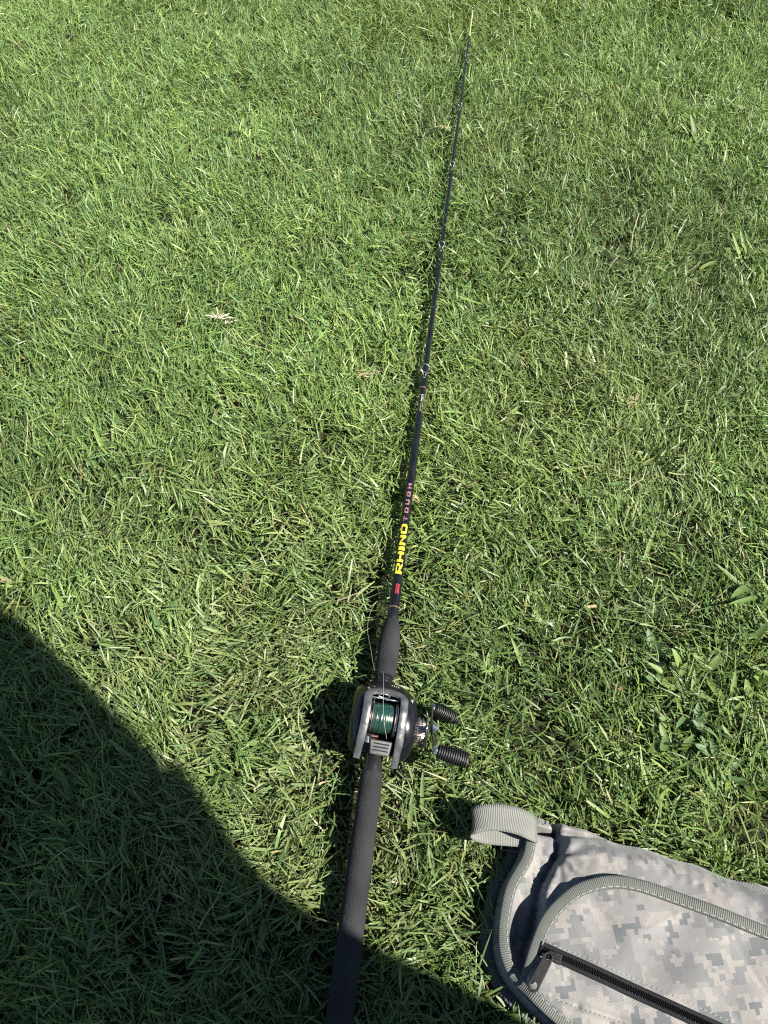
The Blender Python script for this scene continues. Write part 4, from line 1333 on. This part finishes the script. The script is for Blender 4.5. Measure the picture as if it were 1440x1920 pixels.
tuft(416, 603, 18, 'bleached white dry grass tuft in the left middle of the lawn', [(0.50, 0.45, 0.34), (0.58, 0.52, 0.42)], (-0.3, 3.4), (0.008, 0.020))
tuft(690, 705, 16, 'tan dry grass tuft left of the large line guide', [(0.30, 0.25, 0.13), (0.27, 0.21, 0.12), (0.33, 0.28, 0.17)], (0, 6.28), (0.008, 0.018))
tuft(838, 245, 10, 'yellowish dry tuft left of the rod in the far lawn', [(0.28, 0.27, 0.10), (0.28, 0.24, 0.13)], (0, 6.28), (0.010, 0.020))
tuft(1185, 755, 9, 'small reddish-tan dry tuft in the right lawn', [(0.28, 0.20, 0.13), (0.28, 0.24, 0.13)], (0, 6.28), (0.008, 0.016))
tuft(775, 932, 8, 'little yellow dry tuft beside the pink lettering', [(0.50, 0.40, 0.15), STR], (0, 6.28), (0.008, 0.020))

# ------------------------------------------------------------------ the photographer, whose shadow falls over the corner
per = empty('person', (0.524, -0.379, 0.0), (0, 0, 0.708))
per.scale = (1.031, 1.031, 1.031)
tag(per, 'person in grey shirt and jeans standing beside the bag, casting the corner shadow', 'person')


def skin_body(name, joints, bones, matl, parent, sub=2):
    me = bpy.data.meshes.new(name)
    names = list(joints)
    me.from_pydata([joints[k][:3] for k in names], [(names.index(a), names.index(b)) for a, b in bones], [])
    o = bpy.data.objects.new(name, me)
    COL.objects.link(o)
    o.parent = parent
    sk = o.modifiers.new('skin', 'SKIN')
    sk.use_smooth_shade = True
    for i, k in enumerate(names):
        v = me.skin_vertices[0].data[i]
        rx = joints[k][3]; ry = joints[k][4] if len(joints[k]) > 4 else rx
        v.radius = (rx, ry)
        v.use_root = (i == 0)
    o.modifiers.new('sub', 'SUBSURF').levels = sub
    o.modifiers['sub'].render_levels = sub
    me.materials.append(matl)
    return o


J = {'pelvis': (0, 0, 0.98, 0.145, 0.115), 'waist': (0, 0.015, 1.12, 0.150, 0.115), 'chest': (0, 0.02, 1.32, 0.160, 0.115), 'top': (0, 0.02, 1.46, 0.10, 0.08), 'neck': (0, 0.045, 1.54, 0.056), 'head': (0, 0.075, 1.64, 0.078, 0.09), 'crown': (0, 0.07, 1.75, 0.068, 0.075)}
B = [('pelvis', 'waist'), ('waist', 'chest'), ('chest', 'top'), ('top', 'neck'), ('neck', 'head'), ('head', 'crown')]
for s_, n_ in ((-1, 'l'), (1, 'r')):
    J.update({'sh' + n_: (0.185 * s_, 0.02, 1.43, 0.064), 'el' + n_: (0.195 * s_, 0.0, 1.14, 0.050), 'wr' + n_: (0.10 * s_ + 0.03, 0.37, 1.02, 0.031), 'pa' + n_: (0.075 * s_ + 0.03, 0.44, 0.985, 0.036, 0.018),
              'hip' + n_: (0.085 * s_, 0, 0.90, 0.088), 'kn' + n_: (0.115 * s_, 0.02, 0.50, 0.062), 'cf' + n_: (0.118 * s_, -0.01, 0.34, 0.057), 'an' + n_: (0.12 * s_, -0.02, 0.10, 0.042), 'toe' + n_: (0.135 * s_, 0.13, 0.045, 0.038)})
    B += [('top', 'sh' + n_), ('sh' + n_, 'el' + n_), ('el' + n_, 'wr' + n_), ('wr' + n_, 'pa' + n_), ('pelvis', 'hip' + n_), ('hip' + n_, 'kn' + n_), ('kn' + n_, 'cf' + n_), ('cf' + n_, 'an' + n_), ('an' + n_, 'toe' + n_)]
    for q, (fx, fl) in enumerate(((-0.024, 0.060), (-0.008, 0.070), (0.008, 0.066), (0.022, 0.052))):
        b0 = J['pa' + n_]
        J['f%d0' % q + n_] = (b0[0] + fx, b0[1] + 0.020, b0[2] - 0.004, 0.0095)
        J['f%d1' % q + n_] = (b0[0] + fx, b0[1] + 0.020 + fl * 0.5, b0[2] - 0.012, 0.0088)
        J['f%d2' % q + n_] = (b0[0] + fx * 0.9, b0[1] + 0.020 + fl * 0.8, b0[2] - 0.036, 0.0078)
        B += [('pa' + n_, 'f%d0' % q + n_), ('f%d0' % q + n_, 'f%d1' % q + n_), ('f%d1' % q + n_, 'f%d2' % q + n_)]
    b0 = J['pa' + n_]
    J['t0' + n_] = (b0[0] - 0.030 * s_, b0[1] - 0.005, b0[2] + 0.006, 0.0105); J['t1' + n_] = (b0[0] - 0.044 * s_, b0[1] + 0.028, b0[2] + 0.010, 0.0090)
    B += [('pa' + n_, 't0' + n_), ('t0' + n_, 't1' + n_)]
body = skin_body('body', J, B, M['skin'], per)


def clothed(joints, pick, grow):
    return {k: tuple(joints[k][:3]) + tuple(r + grow for r in joints[k][3:]) for k in pick}


pick = ['pelvis', 'waist', 'chest', 'top', 'shl', 'shr', 'ell', 'elr']
sj = clothed(J, pick, 0.016)
sj['waist'] = (0, 0.02, 1.13, 0.235, 0.17)
sj['ell'] = sj['ell'][:3] + (0.078,); sj['elr'] = sj['elr'][:3] + (0.078,)
sj['neck2'] = (0, 0.035, 1.505, 0.066)
sb2 = [('pelvis', 'waist'), ('waist', 'chest'), ('chest', 'top'), ('top', 'neck2'), ('top', 'shl'), ('top', 'shr'), ('shl', 'ell'), ('shr', 'elr')]
skin_body('shirt', sj, sb2, M['shirt'], per)
tj = clothed(J, ['pelvis', 'hipl', 'hipr', 'knl', 'knr', 'cfl', 'cfr', 'anl', 'anr'], 0.014)
tb2 = [('pelvis', 'hipl'), ('pelvis', 'hipr'), ('hipl', 'knl'), ('hipr', 'knr'), ('knl', 'cfl'), ('knr', 'cfr'), ('cfl', 'anl'), ('cfr', 'anr')]
skin_body('trousers', tj, tb2, M['jeans'], per)
for s_, n_ in ((-1, 'l'), (1, 'r')):
    skin_body('shoe', {'heel': (0.118 * s_, -0.05, 0.045, 0.044, 0.046), 'mid': (0.125 * s_, 0.04, 0.050, 0.048, 0.046), 'toe': (0.138 * s_, 0.16, 0.038, 0.046, 0.036)}, [('heel', 'mid'), ('mid', 'toe')], M['seat'], per)
skin_body('hair', {'back': (0, 0.030, 1.70, 0.080, 0.075), 'crown': (0, 0.055, 1.79, 0.075, 0.05), 'front': (0, 0.115, 1.785, 0.060, 0.03)}, [('back', 'crown'), ('crown', 'front')], M['hair'], per)
